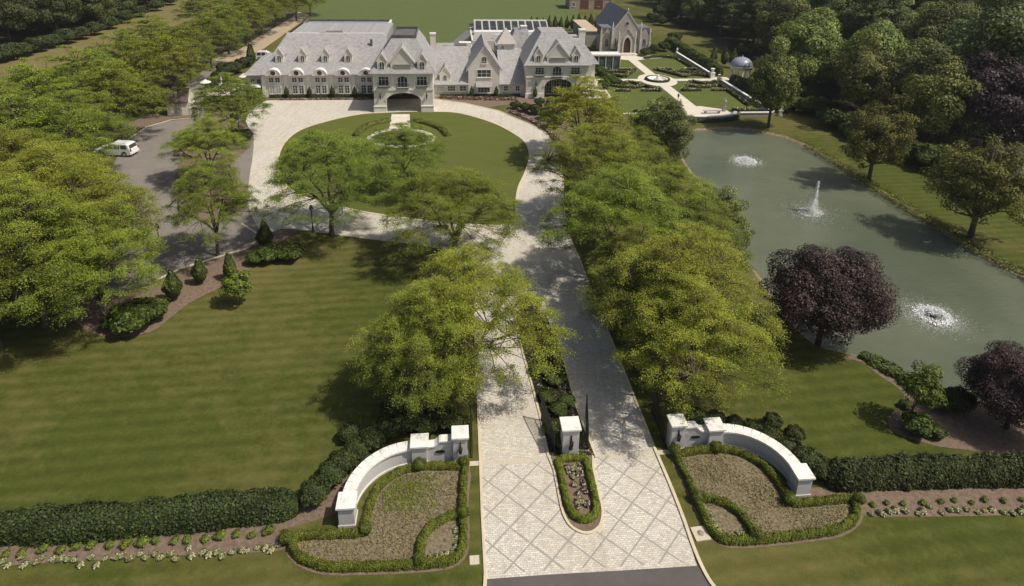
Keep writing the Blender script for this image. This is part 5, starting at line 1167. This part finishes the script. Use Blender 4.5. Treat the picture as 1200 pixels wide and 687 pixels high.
# pyramid shrubs and hedge right of the garden
leafy_band('tall_hedge', smooth_poly([W(65.2, 25), W(65.0, 40), W(65.3, 52), W(65, 60)], 5, False), 2.4, 2.2, L_SHRUB, [(.065,.088,.024), (.09,.115,.03), (.115,.14,.036)], 90, .15, 0, .12, 71, per=2.6, label='tall green hedge outside the far right wall of the formal garden', cat='hedge')
leafy_band('tall_hedge', smooth_poly([W(65.2, 18.5), W(65.4, 8), W(65.6, -3)], 5, False), 2.2, 1.9, L_SHRUB, [(.035,.055,.016), (.05,.075,.02), (.075,.10,.026)], 90, .15, 0, .14, 72, per=2.6, label='tall green hedge outside the near right wall of the formal garden', cat='hedge')
c2 = make_cone(33, [(.075,.11,.03), (.10,.14,.036), (.13,.17,.045)], 1.35, 4.2, 2200, .17, 'conical_tree')
for i, (px, py, l) in enumerate([(835,76,'leftmost'), (848,78,'middle'), (859,80,'rightmost')]): plant(c2, *G(px, py), 1., f'{l} of the three green cone trees behind the garden temple', 'cone trees behind the garden temple', 'tree')
for i, px in enumerate(range(622, 702, 7)):
    plant(c2, *G(px, 38-(px-622)*.06+ (i%2)), .9+.2*rng.random(), f'{ordn(i)} from the left of the conifers lined up behind the east pavilion', 'conifers lined up behind the east pavilion', 'tree')

# ------------------------------------------------------------------ shed, signs, far houses
root = empty('shed', (*W(-36.4, 1.4), 0), AX+R(8), 'small white shed with dark tiled roof by the service road', 'shed')
b = MB(); b.uprism([(-1.9,0),(1.9,0),(1.9,2.3),(0,3.9),(-1.9,2.3)], -1.7, 1.7); b.build('wall', WALL, root); b = MB()
for s_ in (-1, 1): b.uprism([(s_*2.15, 2.12), (0, 3.93), (0, 4.08), (s_*2.15, 2.27)][::-s_], -1.75, 1.62)
b.build('roof', slate('red_dark_tile', (.07,.055,.06), (.16,.10,.09), (.06,.05,.05), .4, .25), root); b = MB(); b.box((-.5, -1.96, 0), (.5, -1.903, 2.0)); b.build('door', GREYROOF, root)
for px, py, l in ((138,163,'white parking sign on a short post nearest the white car'), (151,155,'white parking sign on a post farther from the white car')):
    root = empty('parking_sign', (*G(px, py), 0), R(25), l, 'sign'); b = MB(); b.box((-.03,-.03,0), (.03,.03,1.9)); b.build('post', IRON, root); b = MB(); b.box((-.18,-.05,1.2), (.18,-.031,1.85)); b.build('sign_plate', CAPW, root)
def far_house(xy, rz, w_, d_, h_, rh, wallm, roofm, label, doors=0):
    root = empty('house', (*xy, 0), rz, label, 'house'); b = MB(); b.box((-w_/2,-d_/2,0), (w_/2,d_/2,h_)); b.build('wall', wallm, root)
    b = MB(); b.frustum((-w_/2-.5,w_/2+.5,-d_/2-.5,d_/2+.5), h_+.01, (-w_*.28,w_*.28,-.15,.15), h_+rh); o = b.build('roof', roofm, root); c = MB(); c.box((w_*.2-.4,-.4,h_+rh*.5), (w_*.2+.4,.4,h_+rh+1.0)); c.build('chimney', BRICKTAN, o)
    for i in range(int(w_/3)):
        x = -w_/2+1.5+i*3
        if doors and i in (1, 2): continue
        window(root, x, -d_/2, 1.0, 1.1, 1.4)
        if h_ > 4.5: window(root, x, -d_/2, 3.9, 1.1, 1.3)
    if doors:
        for x in (-2.6, 2.6): b = MB(); b.box((x-1.5, -d_/2-.08, 0), (x+1.5, -d_/2-.003, 3.2)); b.build('garage_door', REDDOOR, root)
    return root
far_house(G(690,9), AX, 16, 9, 5.2, 3.5, BRICKTAN, DARKROOF, 'tan brick building with red-brown doors behind the chapel', 2)
far_house(G(1128,24), AX-.3, 19, 12, 5.5, 4., BRICKTAN, M('brown_grey_shingle', (.22,.19,.165), (.30,.27,.24), 2), 'large house with grey-brown roof among the trees at the upper right')
far_house(G(1192,14), AX-.4, 18, 12, 5.5, 4., WALL, M('pale_grey_shingle', (.30,.28,.27), (.38,.36,.34), 2), 'pale house with stepped grey roof at the upper right corner')
far_house(G(990,-10), AX, 14, 10, 5.5, 4., BRICKTAN, M('pink_grey_shingle', (.30,.24,.22), (.36,.30,.28), 2), 'small house roof showing between far trees at the top')

# ------------------------------------------------------------------ cars
def make_car(name, loc, rz, label, paint, L=5.1, Wd=1.95, Ht=1.85, rack=True):
    root = empty(name, loc, rz, label, 'car'); h = Wd/2
    def loft(prof_half, mb, z_in):    # side profile pushed across with tumblehome
        n = len(prof_half); vv = []
        for side in (-1, -.86, .86, 1):
            for x, z in prof_half:
                zz = z if abs(side) < 1 else z-.03; t = max(0, (z-.95)/(Ht-.95)); yy = side*h*(1-.16*t); xx = x*(1 if abs(side) < 1 else .985)
                vv.append((xx, yy, zz))
        ff = [(s*n+i, s*n+(i+1) % n, (s+1)*n+(i+1) % n, (s+1)*n+i) for s in range(3) for i in range(n)]
        mb.add(vv, ff+[tuple(range(n-1,-1,-1)), tuple(range(3*n, 4*n))], 0, False)
    l = L/2
    lower = [(-l,.42),(-l+.02,.75),(-l+.08,1.02),(-l+.16,1.10),(l-1.55,1.10),(l-1.2,1.08),(l-.35,.98),(l-.06,.85),(l,.62),(l-.02,.40),(l-.5,.30),(-l+.45,.30)]
    upper = [(-l+.14,1.09),(-l+.32,1.66),(-l+.50,Ht-.10),(-l+.8,Ht-.04),(0,Ht),(l-2.45,Ht-.05),(l-1.9,Ht-.34),(l-1.42,1.09)]
    b = MB(); loft(lower, b, 0); b.build('body', paint, root); b = MB(); loft(upper, b, 0); b.build('cabin', paint, root)
    def side_q(x0, x1, x2, x3, z0, z1, s):      # slanted side pane
        f = lambda z: h*(1-.16*max(0, (z-.95)/(Ht-.95)))+.006
        return [(x0, s*f(z0), z0), (x1, s*f(z0), z0), (x2, s*f(z1), z1), (x3, s*f(z1), z1)]
    for s in (-1, 1):
        for q in ((-l+.42, -l+1.35, -l+1.38, -l+.62), (-l+1.48, -l+2.3, -l+2.33, -l+1.5), (-l+2.43, l-1.65, l-2.1, -l+2.46)):
            b = MB(); v = side_q(*q, 1.14, Ht-.2, s); v2 = [(x, y+s*.012, z) for x, y, z in v]; b.add(v+v2, [(0,1,2,3),(4,7,6,5),(0,4,5,1),(1,5,6,2),(2,6,7,3),(3,7,4,0)]); b.build('side_window', PANE, root)
        b = MB(); b.box((l-1.75, s*(h+.02) if s > 0 else s*(h+.22), 1.1), (l-1.55, s*(h+.22) if s > 0 else s*(h+.02), 1.27)); b.build('mirror', paint, root)
        b = MB(); b.box((l-.12, s*.55-.18, .68), (l+.012, s*.55+.18, .86)); b.build('headlight', CURTAIN, root)
        b = MB(); b.box((-l-.012, s*.82-.09, .8), (-l+.2, s*.82+.09, 1.12)); b.build('tail_light', M('tail_light_red', (.35,.02,.015), (.4,.03,.02), 3, .3), root)
        if rack: b = MB(); b.tube([(-l+.7, s*.68, Ht-.03), (-l+.85, s*.68, Ht+.07), (l-2.6, s*.68, Ht+.05), (l-2.45, s*.68, Ht-.04)], .025, 5); b.build('roof_rail', IRON, root)
        for x in (-l+.95, l-.95):
            b = MB(); n = 18
            ring = [(x+.39*math.cos(2*math.pi*i/n), .39+.39*math.sin(2*math.pi*i/n)) for i in range(n)]; y0, y1 = sorted((s*(h-.22), s*(h+.015))); b.vprism(ring, y0, y1); o = b.build('wheel', IRON, root)
            b = MB(); ring = [(x+.24*math.cos(2*math.pi*i/n), .39+.24*math.sin(2*math.pi*i/n)) for i in range(n)]; y0, y1 = sorted((s*(h+.016), s*(h+.03))); b.vprism(ring, y0, y1); b.build('rim', M('alloy_rim', (.45,.45,.46), (.55,.55,.56), 4, .3, metal=.8), o)
    for x0, x1, z0, z1, nm in ((-l+.15, -l+.295, 1.16, Ht-.24, 'rear_window'), (l-1.46, l-1.93, 1.14, Ht-.35, 'windscreen')):
        d = -.02 if nm == 'rear_window' else .02; b = MB(); y0, y1 = h*.82, h*.72; v = [(x0+d, -y0, z0), (x0+d, y0, z0), (x1+d, y1, z1), (x1+d, -y1, z1)]; b.add(v, [(0,1,2,3)] if d < 0 else [(3,2,1,0)]); b.build(nm, PANE, root)
    b = MB(); b.box((-l-.06,-h+.1,.38), (-l+.02,h-.1,.6)); b.box((l-.05,-h+.1,.38), (l+.05,h-.1,.58)); b.build('bumper', paint, root)
    return root
PAINT_W = M('white_car_paint', (.72,.73,.73), (.78,.79,.78), .5, .25, spec=.6); PAINT_D = M('dark_car_paint', (.03,.03,.035), (.05,.05,.06), .5, .25, spec=.6)
sx, sy = G(138,181); sx2, sy2 = G(158,177)
make_car('parked_car', (sx, sy, .013), R(177), 'white four-door utility car with roof rails parked by the trees on the lot', PAINT_W)
vx, vy = G(313,70); make_car('parked_van', (vx, vy, .021), R(8), 'white roofed dark vehicle behind the end of the ballroom wing', PAINT_W, 4.8, 1.9, 2.0, False)['category'] = 'van'
vx, vy = G(1192,48); make_car('parked_car', (vx, vy, .01), R(10), 'dark car among the far houses near the right edge', PAINT_D)
vx, vy = G(1177,56); make_car('parked_car', (vx, vy, .01), R(30), 'small white car among the far trees near the right edge', PAINT_W, 4.4, 1.8, 1.5, False)

# ------------------------------------------------------------------ pond fountains
def spray_mesh(name, P_, size, mat, parent, **k):
    v, f = leaf_quads(P_, size, 0, .7); return np_mesh(name, v, f, np.ones((len(v), 3)), mat, parent, **k)
def fountain(px, py, label, kind):
    root = empty('pond_fountain', (*G(px, py, -.5), -.5), .3, label, 'fountain', 'pond fountains'); r = np.random.default_rng(int(px))
    fl = MB(); fl.lathe([(.28,.0),(.30,.06),(.14,.1),(.01,.12)], (0,0,0), 14); fl.build('float', IRON, root)
    if kind == 'jet':
        n = 2600; t = r.random(n)**.8; z = 3.9*t; w_ = .07+.42*(1-t)**1.6; P_ = np.stack([r.normal(size=n)*w_*.7+.35*t, r.normal(size=n)*w_*.7, z], 1); spray_mesh('jet', P_, .06*(.6+r.random(n)), SPRAY, root)
        n = 4200; t = r.random(n); z = 2.6*t**1.2; w_ = .95*(1-t)**1.3+.12; P_ = np.stack([r.normal(size=n)*w_*.6+.2*t, r.normal(size=n)*w_*.6, z], 1); spray_mesh('mist', P_, .034*(.6+r.random(n)), SPRAY, root)
        n = 900; a = r.random(n)*6.28; q = r.random(n)**.6*1.5; P_ = np.stack([q*np.cos(a), q*np.sin(a)*.8, .03+.15*r.random(n)*(1.6-q)], 1); spray_mesh('foam', P_, .085*(.5+r.random(n)), SPRAY, root)
        n = 1500; a = r.random(n)*6.28; q = .9+abs(r.normal(size=n))*1.5; P_ = np.stack([q*np.cos(a), q*np.sin(a), .015+0*q], 1); spray_mesh('ripple_foam', P_, .045*(.5+r.random(n)), SPRAY, root)
    elif kind == 'low':
        n = 3200; a = r.random(n)*6.28; q = r.random(n)**.8*1.5; P_ = np.stack([q*np.cos(a), q*np.sin(a), .04+.75*(1-(q/1.5))*r.random(n)], 1); spray_mesh('jet', P_, .085*(.5+r.random(n)), SPRAY, root)
        n = 1600; a = r.random(n)*6.28; q = 1.0+abs(r.normal(size=n))*.8; P_ = np.stack([q*np.cos(a), q*np.sin(a), .015+.03*r.random(n)], 1); spray_mesh('foam', P_, .065*(.5+r.random(n)), SPRAY, root)
    else:
        n = 2600; a = r.random(n)*6.28; q = 1.15+r.normal(size=n)*.2; P_ = np.stack([q*np.cos(a), q*np.sin(a), .03+.12*r.random(n)], 1); spray_mesh('foam', P_, .075*(.5+r.random(n)), FOAM, root)
        n = 1400; a = r.random(n)*6.28; t = r.random(n); q = 1.1*t; P_ = np.stack([q*np.cos(a), q*np.sin(a), .05+1.1*t*(1-t)*2.2], 1); spray_mesh('jet', P_, .028*(.6+r.random(n)), FOAM, root)
        n = 6500; a = r.random(n)*6.28; q = 1.2+abs(r.normal(size=n))*.85; P_ = np.stack([q*np.cos(a), q*np.sin(a), .012+.03*r.random(n)], 1); spray_mesh('ripple_foam', P_, .034*(.5+r.random(n)), SPRAY, root)
fountain(874,189,'low bubbling white fountain in the far end of the pond','low'); fountain(950,249,'tall white water jet in the middle of the pond','jet'); fountain(1094,371,'ring shaped splashing fountain nearest in the pond','ring')

# ------------------------------------------------------------------ trees
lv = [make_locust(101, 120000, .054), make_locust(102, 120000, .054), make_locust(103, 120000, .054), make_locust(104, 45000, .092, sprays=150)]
placed = [False]*4
def locust(k, px, py, s, label, hc=7.1, rz=None, sz=None, base=None, group='honey locust trees of the estate', col=(1,1,1)):
    x, y = base if base else G(px, py, hc*s); rz = random.random()*6.28 if rz is None else rz
    if not placed[k]: placed[k] = True; o = lv[k]; o.location = (x, y, 0); o.rotation_euler.z = rz; o.scale = (s, s, sz or s); tag(o, label, 'tree', group)
    else: o = dup(lv[k], (x, y, 0), rz, s, label, sz, group)
    for c in o.children:
        if c.name.startswith('crown'): c.color = (*col, 1)
    return o
LO = [(0,536,402,1.0,'big bright yellow-green tree overhanging the left lane behind the left gate wall'),
 (1,797,345,.98,'bright green tree right of the drive, farther of the two by the gateway'),
 (2,812,408,.88,'bright yellow-green tree directly behind the right entrance wall'),
 (0,726,250,1.0,'tree right of the drive level with the tall pond jet'), (1,822,275,.72,'smaller dull green tree on the bank between the drive trees and the pond'),
 (2,700,190,1.0,'tree right of the drive where the drive bends round the oval lawn'), (1,682,128,1.02,'bright yellow tree right of the drive nearest the mansion'), (0,742,185,.8,'tree between the drive bend tree and the pond shore'),
 (1,755,318,.8,'low tree tucked between the bigger trees right of the drive'), (2,785,235,.85,'tree on the pond side behind the jet-level drive tree'),
 (2,369,193,1.12,'spreading green tree with a bare forked trunk beside the lamp post'), (0,474,186,.82,'thin tree standing inside the oval lawn'), (1,535,238,1.12,'loose open tree over the near edge of the oval lawn'),
 (1,238,173,.80,'light green tree on the upper part of the planted island'), (0,244,233,.86,'darker green tree at the lower tip by the curved mulch bed'), (2,270,117,.88,'tree on the island corner nearest the ballroom wing'),
 # parking woods
 (0,86,259,1.05,'broad bright tree nearest the parking lot on the left'), (1,28,280,1.1,'broad tree at the left edge level with the mulch bed'), (2,60,228,1.1,'bright tree behind the broad ones at the left edge'), (1,104,300,.86,'lower shaded tree over the left part of the mulch bed'),
 (0,0,208,1.1,'tree at the left edge level with the white car'), (2,34,203,1.0,'tree just left of the white car'), (1,-35,255,1.15,'tree partly cut by the left edge of the view'), (2,-28,310,1.0,'dark tree at the left edge whose shade falls on the lawn'),
 (0,30,160,1.1,'tree left behind the white car, third row from the lawn'), (1,74,148,1.05,'tree behind and left of the white car, toward the meadow'), (2,-15,140,1.1,'tree at the left edge below the meadow strip'), (0,133,108,1.02,'tree between the shed and the meadow'),
 (2,95,95,1.1,'tree along the meadow strip at the upper left'), (1,35,112,1.05,'tree at the meadow strip nearer the left edge'), (1,190,75,1.08,'tall tree behind the shed beside the service road'), (0,148,66,1.05,'tree on the meadow side of the service road'),
 (2,215,55,1.0,'tree on the left side of the dirt track'), (0,243,40,1.02,'full tree along the left side of the dirt track'), (1,178,42,1.0,'tree at the meadow edge behind the track trees'), (2,264,28,1.0,'fourth tree from the shed along the dirt track'), (1,285,18,1.0,'fifth tree from the shed along the dirt track'),
 (0,305,10,1.0,'sixth tree from the shed along the dirt track'), (2,321,3,.95,'seventh tree from the shed along the dirt track'), (1,345,-2,.95,'tree at the top of the view beside the crop field'), (0,362,-5,.9,'last tree of the track row at the field corner'), (1,490,450,.7,'lower tree just behind the left entrance wall under the bigger bright tree'), (2,240,8,1.1,'tree behind the track row at the top left'), (1,275,-8,1.1,'far tree behind the track row at the very top')]
BR = (1.16,1.14,1.05); GN = (.86,.95,.95); MD = (1.06,1.06,1.)
TONE = {41:(.95,1.,.95), 0:BR, 1:MD, 2:(1.18,1.15,1.05), 3:(.95,1.,.95), 4:(.72,.74,.9), 5:(1.,1.,1.), 6:(1.25,1.2,1.1), 7:GN, 8:(.85,.9,.9), 9:(.92,.96,.9), 10:(.85,.93,.95), 11:(.78,.84,.9), 12:(.80,.85,.9), 13:MD, 14:(.88,.95,.95), 15:(.85,.93,.95), 16:(1.03,1.07,1.), 17:(.98,1.03,1.), 18:(1.15,1.12,1.)}
SPEC = {0:(None,.96,.88), 1:(None,.98,.98), 2:(None,.82,.86), 41:(None,.68,.78), 10:((388,275),1.04,1.0), 11:((472,222),.90,.74), 12:((530,300),1.05,.80), 13:((246,212),.76,.72), 14:((255,300),.66,.88)}
for i, (k, px, py, s, l) in enumerate(LO):
    far = py < 135 or (px < 40 and py < 170); r1 = .86+.24*rng.random(); col = TONE.get(i, (r1*.96, r1, .95))
    if i in SPEC: bs, s, sz = SPEC[i]; locust(k, 0, 0, s, l, sz=sz, base=G(*bs) if bs else {0:(-2.7,38.3), 1:(12.6,41.), 2:(12.2,36.2), 41:(-5.6,35.6)}[i], col=col)
    else: locust(3 if far else k, px, py, s, l, col=col)
# olive and dark trees by the pond shore right of the drive
PB = [(.068,.088,.028), (.092,.112,.034), (.12,.14,.042), (.045,.06,.02)]
def put(proto, x, y, s, l, rz=None, sz=None, g=None, first=[]):
    if proto.name not in first: first.append(proto.name); o = proto; o.location = (x, y, 0); o.rotation_euler.z = rz or 0; o.scale = (s, s, sz or s); tag(o, l, 'tree', g); return o
    return dup(proto, (x, y, 0), random.random()*6.28 if rz is None else rz, s, l, sz, g)
bA = make_broad(201, 'deciduous_tree', PB, L_WOOD, 5., 13., 30000, .17, 70, rag=.5, zb=.05)
bB = make_broad(202, 'deciduous_tree', [(.062,.082,.030), (.090,.115,.038), (.045,.060,.024)], L_WOOD, 5.2, 14.5, 36000, .155, 60, zb=.03)
bC = make_broad(203, 'deciduous_tree', [(.085,.108,.032), (.115,.14,.04), (.06,.078,.024)], L_WOOD, 4.8, 13., 34000, .145, 56, zb=.03)
bD = make_broad(204, 'deciduous_tree', [(.045,.062,.024), (.065,.086,.030), (.036,.048,.02)], L_WOOD, 5.4, 16., 36000, .165, 54, zb=.03)
pA = make_pine(205, [(.048,.072,.034), (.070,.095,.042), (.09,.118,.05)]); pB = make_pine(206, [(.058,.080,.038), (.080,.102,.046), (.042,.058,.028)], 4.6, 17.)
bP = make_broad(207, 'purple_leaved_tree', [(.045,.030,.036), (.065,.042,.050), (.085,.060,.066)], L_PURP, 5., 14., 36000, .16, 60, zb=.06)
bN = make_broad(208, 'purple_beech_tree', [(.045,.028,.030), (.068,.042,.044), (.095,.062,.060), (.030,.020,.022), (.13,.095,.088)], L_PURP, 4.5, 9.2, 90000, .085, 60, zb=.06, label='')
bY = make_broad(209, 'deciduous_tree', [(.062,.070,.018), (.085,.09,.022), (.044,.050,.015)], L_WOOD, 5.1, 11.8, 60000, .11, 120, rag=.9, zb=.04, open_=.4, core=False)
x, y = G(970, 347, 4.4); put(bN, x, y, .9, 'large dark purple beech on the near bank of the pond'); x, y = G(1194, 456, 3.2); put(bN, x, y, .62, 'dark purple beech at the right edge by the near bank', 2.)
def at_c(px, py, hc): return G(px, py, hc)
put(bB, *G(778,192), .62, 'dark green rounded tree on the shore left of the pond', 1.); put(bA, *G(758,176), .55, 'small dark tree beside the rounded shore tree', 2.)
put(bA, *G(843,283), .45, 'small olive tree at the pond edge behind the drive trees', 3.); put(bA, *G(858,300), .34, 'olive shrub-like tree at the narrow bank of the pond', 4.)
put(bA, *G(900,150), .82, 'mid green tree at the top of the pond right of the garden', 1., 1.06); put(bY, *G(1018,212), .88, 'yellow-green tree leaning over the far pond bank', 2., 1.0); put(bY, *G(1137,278), 1.02, 'wide yellow-green tree on the far bank near the right edge', .5, 1.0)
put(bP, *G(1150,190), 1.1, 'dark purple tree at the front of the right wood', 1.)
# woods: rows of separate trees
def inside(px, py, poly): return sdist(np.array([float(px)]), np.array([float(py)]), poly)[0] < 0
WR = [(772,14),(800,28),(840,44),(880,60),(915,92),(950,120),(1000,150),(1060,178),(1130,190),(1200,212),(1330,240),(1420,-32),(760,-32)]
WL = [(-150,84),(0,65),(60,50),(120,34),(175,12),(212,-4),(225,-36),(-150,-36)]
HOUSES = [(*G(1128,24), 13), (*G(1192,14), 13), (*G(1160,18), 8), (*G(1185,50), 6), (*G(1178,35), 6), (*G(990,-10), 9), (*G(755,12), 9)]
def forest(poly, protos, wts, name, desc, smin, smax, step):
    r = np.random.default_rng(55); P = np.array([G(a, c) for a, c in poly]); x0, y0 = P.min(0); x1, y1 = P.max(0); y1 = min(y1, 345); x1 = min(x1, 290); x0 = max(x0, -240); C_ = []
    y = y0; row = 0
    while y < y1:
        x = x0+(row % 2)*step/2
        while x < x1:
            qx, qy = x+r.normal()*step*.17, y+r.normal()*step*.17; px, py = PX(qx, qy)
            if inside(px, py, poly) and all(math.hypot(qx-a, qy-b_) > rr for a, b_, rr in HOUSES) and -70 < px < 1270:
                tx, ty = PX(qx, qy, 15)
                if py > -24 and px < 1240: C_.append((qx, qy, px, py))
            x += step
        y += step*.87; row += 1
    C_.sort(key=lambda c: -c[3]); bands = {}
    out = []
    for c in C_: bands.setdefault(int((c[1]-y0)//(step*.87*1.5)), []).append(c)
    nb = 0
    for bi in sorted(bands):
        L = sorted(bands[bi], key=lambda c: c[2])
        for i, (x, y, px, py) in enumerate(L):
            k = int(r.choice(len(protos), p=wts)); pr, adj = protos[k]; s = smin+(smax-smin)*r.random()
            put(pr, x, y, s, f'{adj}, {ordn(i)} from left in {ordn(nb)} row of the {desc}', r.random()*6.28, s*(.85+.3*r.random()), name)
        nb += 1
    print(name, len(C_), 'rows', nb)
forest(WR, [(bB,'dark green tree'), (bC,'lighter green tree'), (bD,'tall very dark tree'), (pA,'dark layered pine'), (pB,'grey-green layered pine'), (bA,'mid green tree')], [.25,.17,.19,.15,.10,.14], 'trees of the wood beyond the pond', 'wood beyond the pond', .98, 1.34, 10.9)
forest(WL, [(bB,'dark green tree'), (bD,'tall very dark tree'), (bA,'mid green tree')], [.45,.35,.2], 'trees of the wood beyond the meadow', 'wood beyond the meadow', .85, 1.15, 8.6)
# undergrowth at the wood's edge
for i, (px, py, s) in enumerate([(905,118,2.2),(925,127,2.),(948,134,2.2),(975,150,2.4),(1075,192,2.4),(1095,200,2.8),(1112,206,2.2),(1180,212,2.2),(1060,190,2.),(885,106,2.1),(1000,160,2.1)]):
    plant(s2, *G(px, py), s, f'{ordn(i)} bright undergrowth bush at the edge of the wood beyond the pond', 'undergrowth bushes at the edge of the wood', 'shrub')
for i, (px, py, s) in enumerate([(756,66,1.5),(766,62,1.6),(778,60,1.8),(790,50,2.2),(775,30,2.2),(765,26,2.4),(756,46,2.),(772,18,2.6),(785,24,2.6),(800,32,2.4)]):
    plant(s0, *G(px, py), s, f'{ordn(i)} dark bush behind and right of the chapel', 'dark bushes right of the chapel', 'shrub')
for i, (px, py, s) in enumerate([(697,80,1.5),(704,88,1.5),(712,96,1.6),(720,100,1.4),(708,104,1.5),(700,70,1.2)]):
    plant(s2, *G(px, py), s*.9, f'{ordn(i)} green bush between the side terrace and the formal garden', 'green bushes by the side terrace', 'shrub')
for i, (px, py, s) in enumerate([(-25,86,3.2),(0,74,2.6),(14,70,3.),(30,66,2.5),(45,61,2.8),(62,56,2.6),(80,51,3.),(97,46,2.6),(113,41,2.8),(130,34,2.8),(148,27,3.),(165,20,2.8),(183,13,3.),(200,6,2.8)]):
    plant(s0, *G(px, py), s, f'{ordn(i)} bush from the left along the wood edge above the meadow', 'bushes along the wood edge above the meadow', 'shrub')
for i, (px, py, s) in enumerate([(872,66,2.6),(905,92,2.6),(935,121,2.6),(962,136,2.6),(988,153,2.6),(1015,166,2.8),(1035,176,2.6),(1056,184,2.4),(1130,204,2.8),(1150,207,2.6),(1166,210,2.6),(1196,220,2.8)]):
    plant(s0, *G(px, py), s, f'{ordn(i)} dark bush from the left at the foot of the wood beyond the pond', 'dark bushes at the foot of the wood', 'shrub')
# stray prototypes nobody used
for o in list(bpy.data.objects):
    if o.parent is None and o.type == 'EMPTY' and not o.get('label'):
        for c in list(o.children): bpy.data.objects.remove(c)
        bpy.data.objects.remove(o)
# ------------------------------------------------------------------ summer haze
HAZE = .00017
m = bpy.data.materials.new('summer_haze'); m.use_nodes = True; nt = m.node_tree; nt.nodes.remove(nt.nodes['Principled BSDF'])
pv = nt.nodes.new('ShaderNodeVolumePrincipled'); pv.inputs['Color'].default_value = (.86, .90, .94, 1); pv.inputs['Density'].default_value = HAZE; pv.inputs['Anisotropy'].default_value = .2
nt.links.new(pv.outputs[0], nt.nodes['Material Output'].inputs['Volume'])
b = MB(); b.box((-3200, -500, -2.5), (3200, 5300, 36)); b.build('haze', m, kind='stuff')
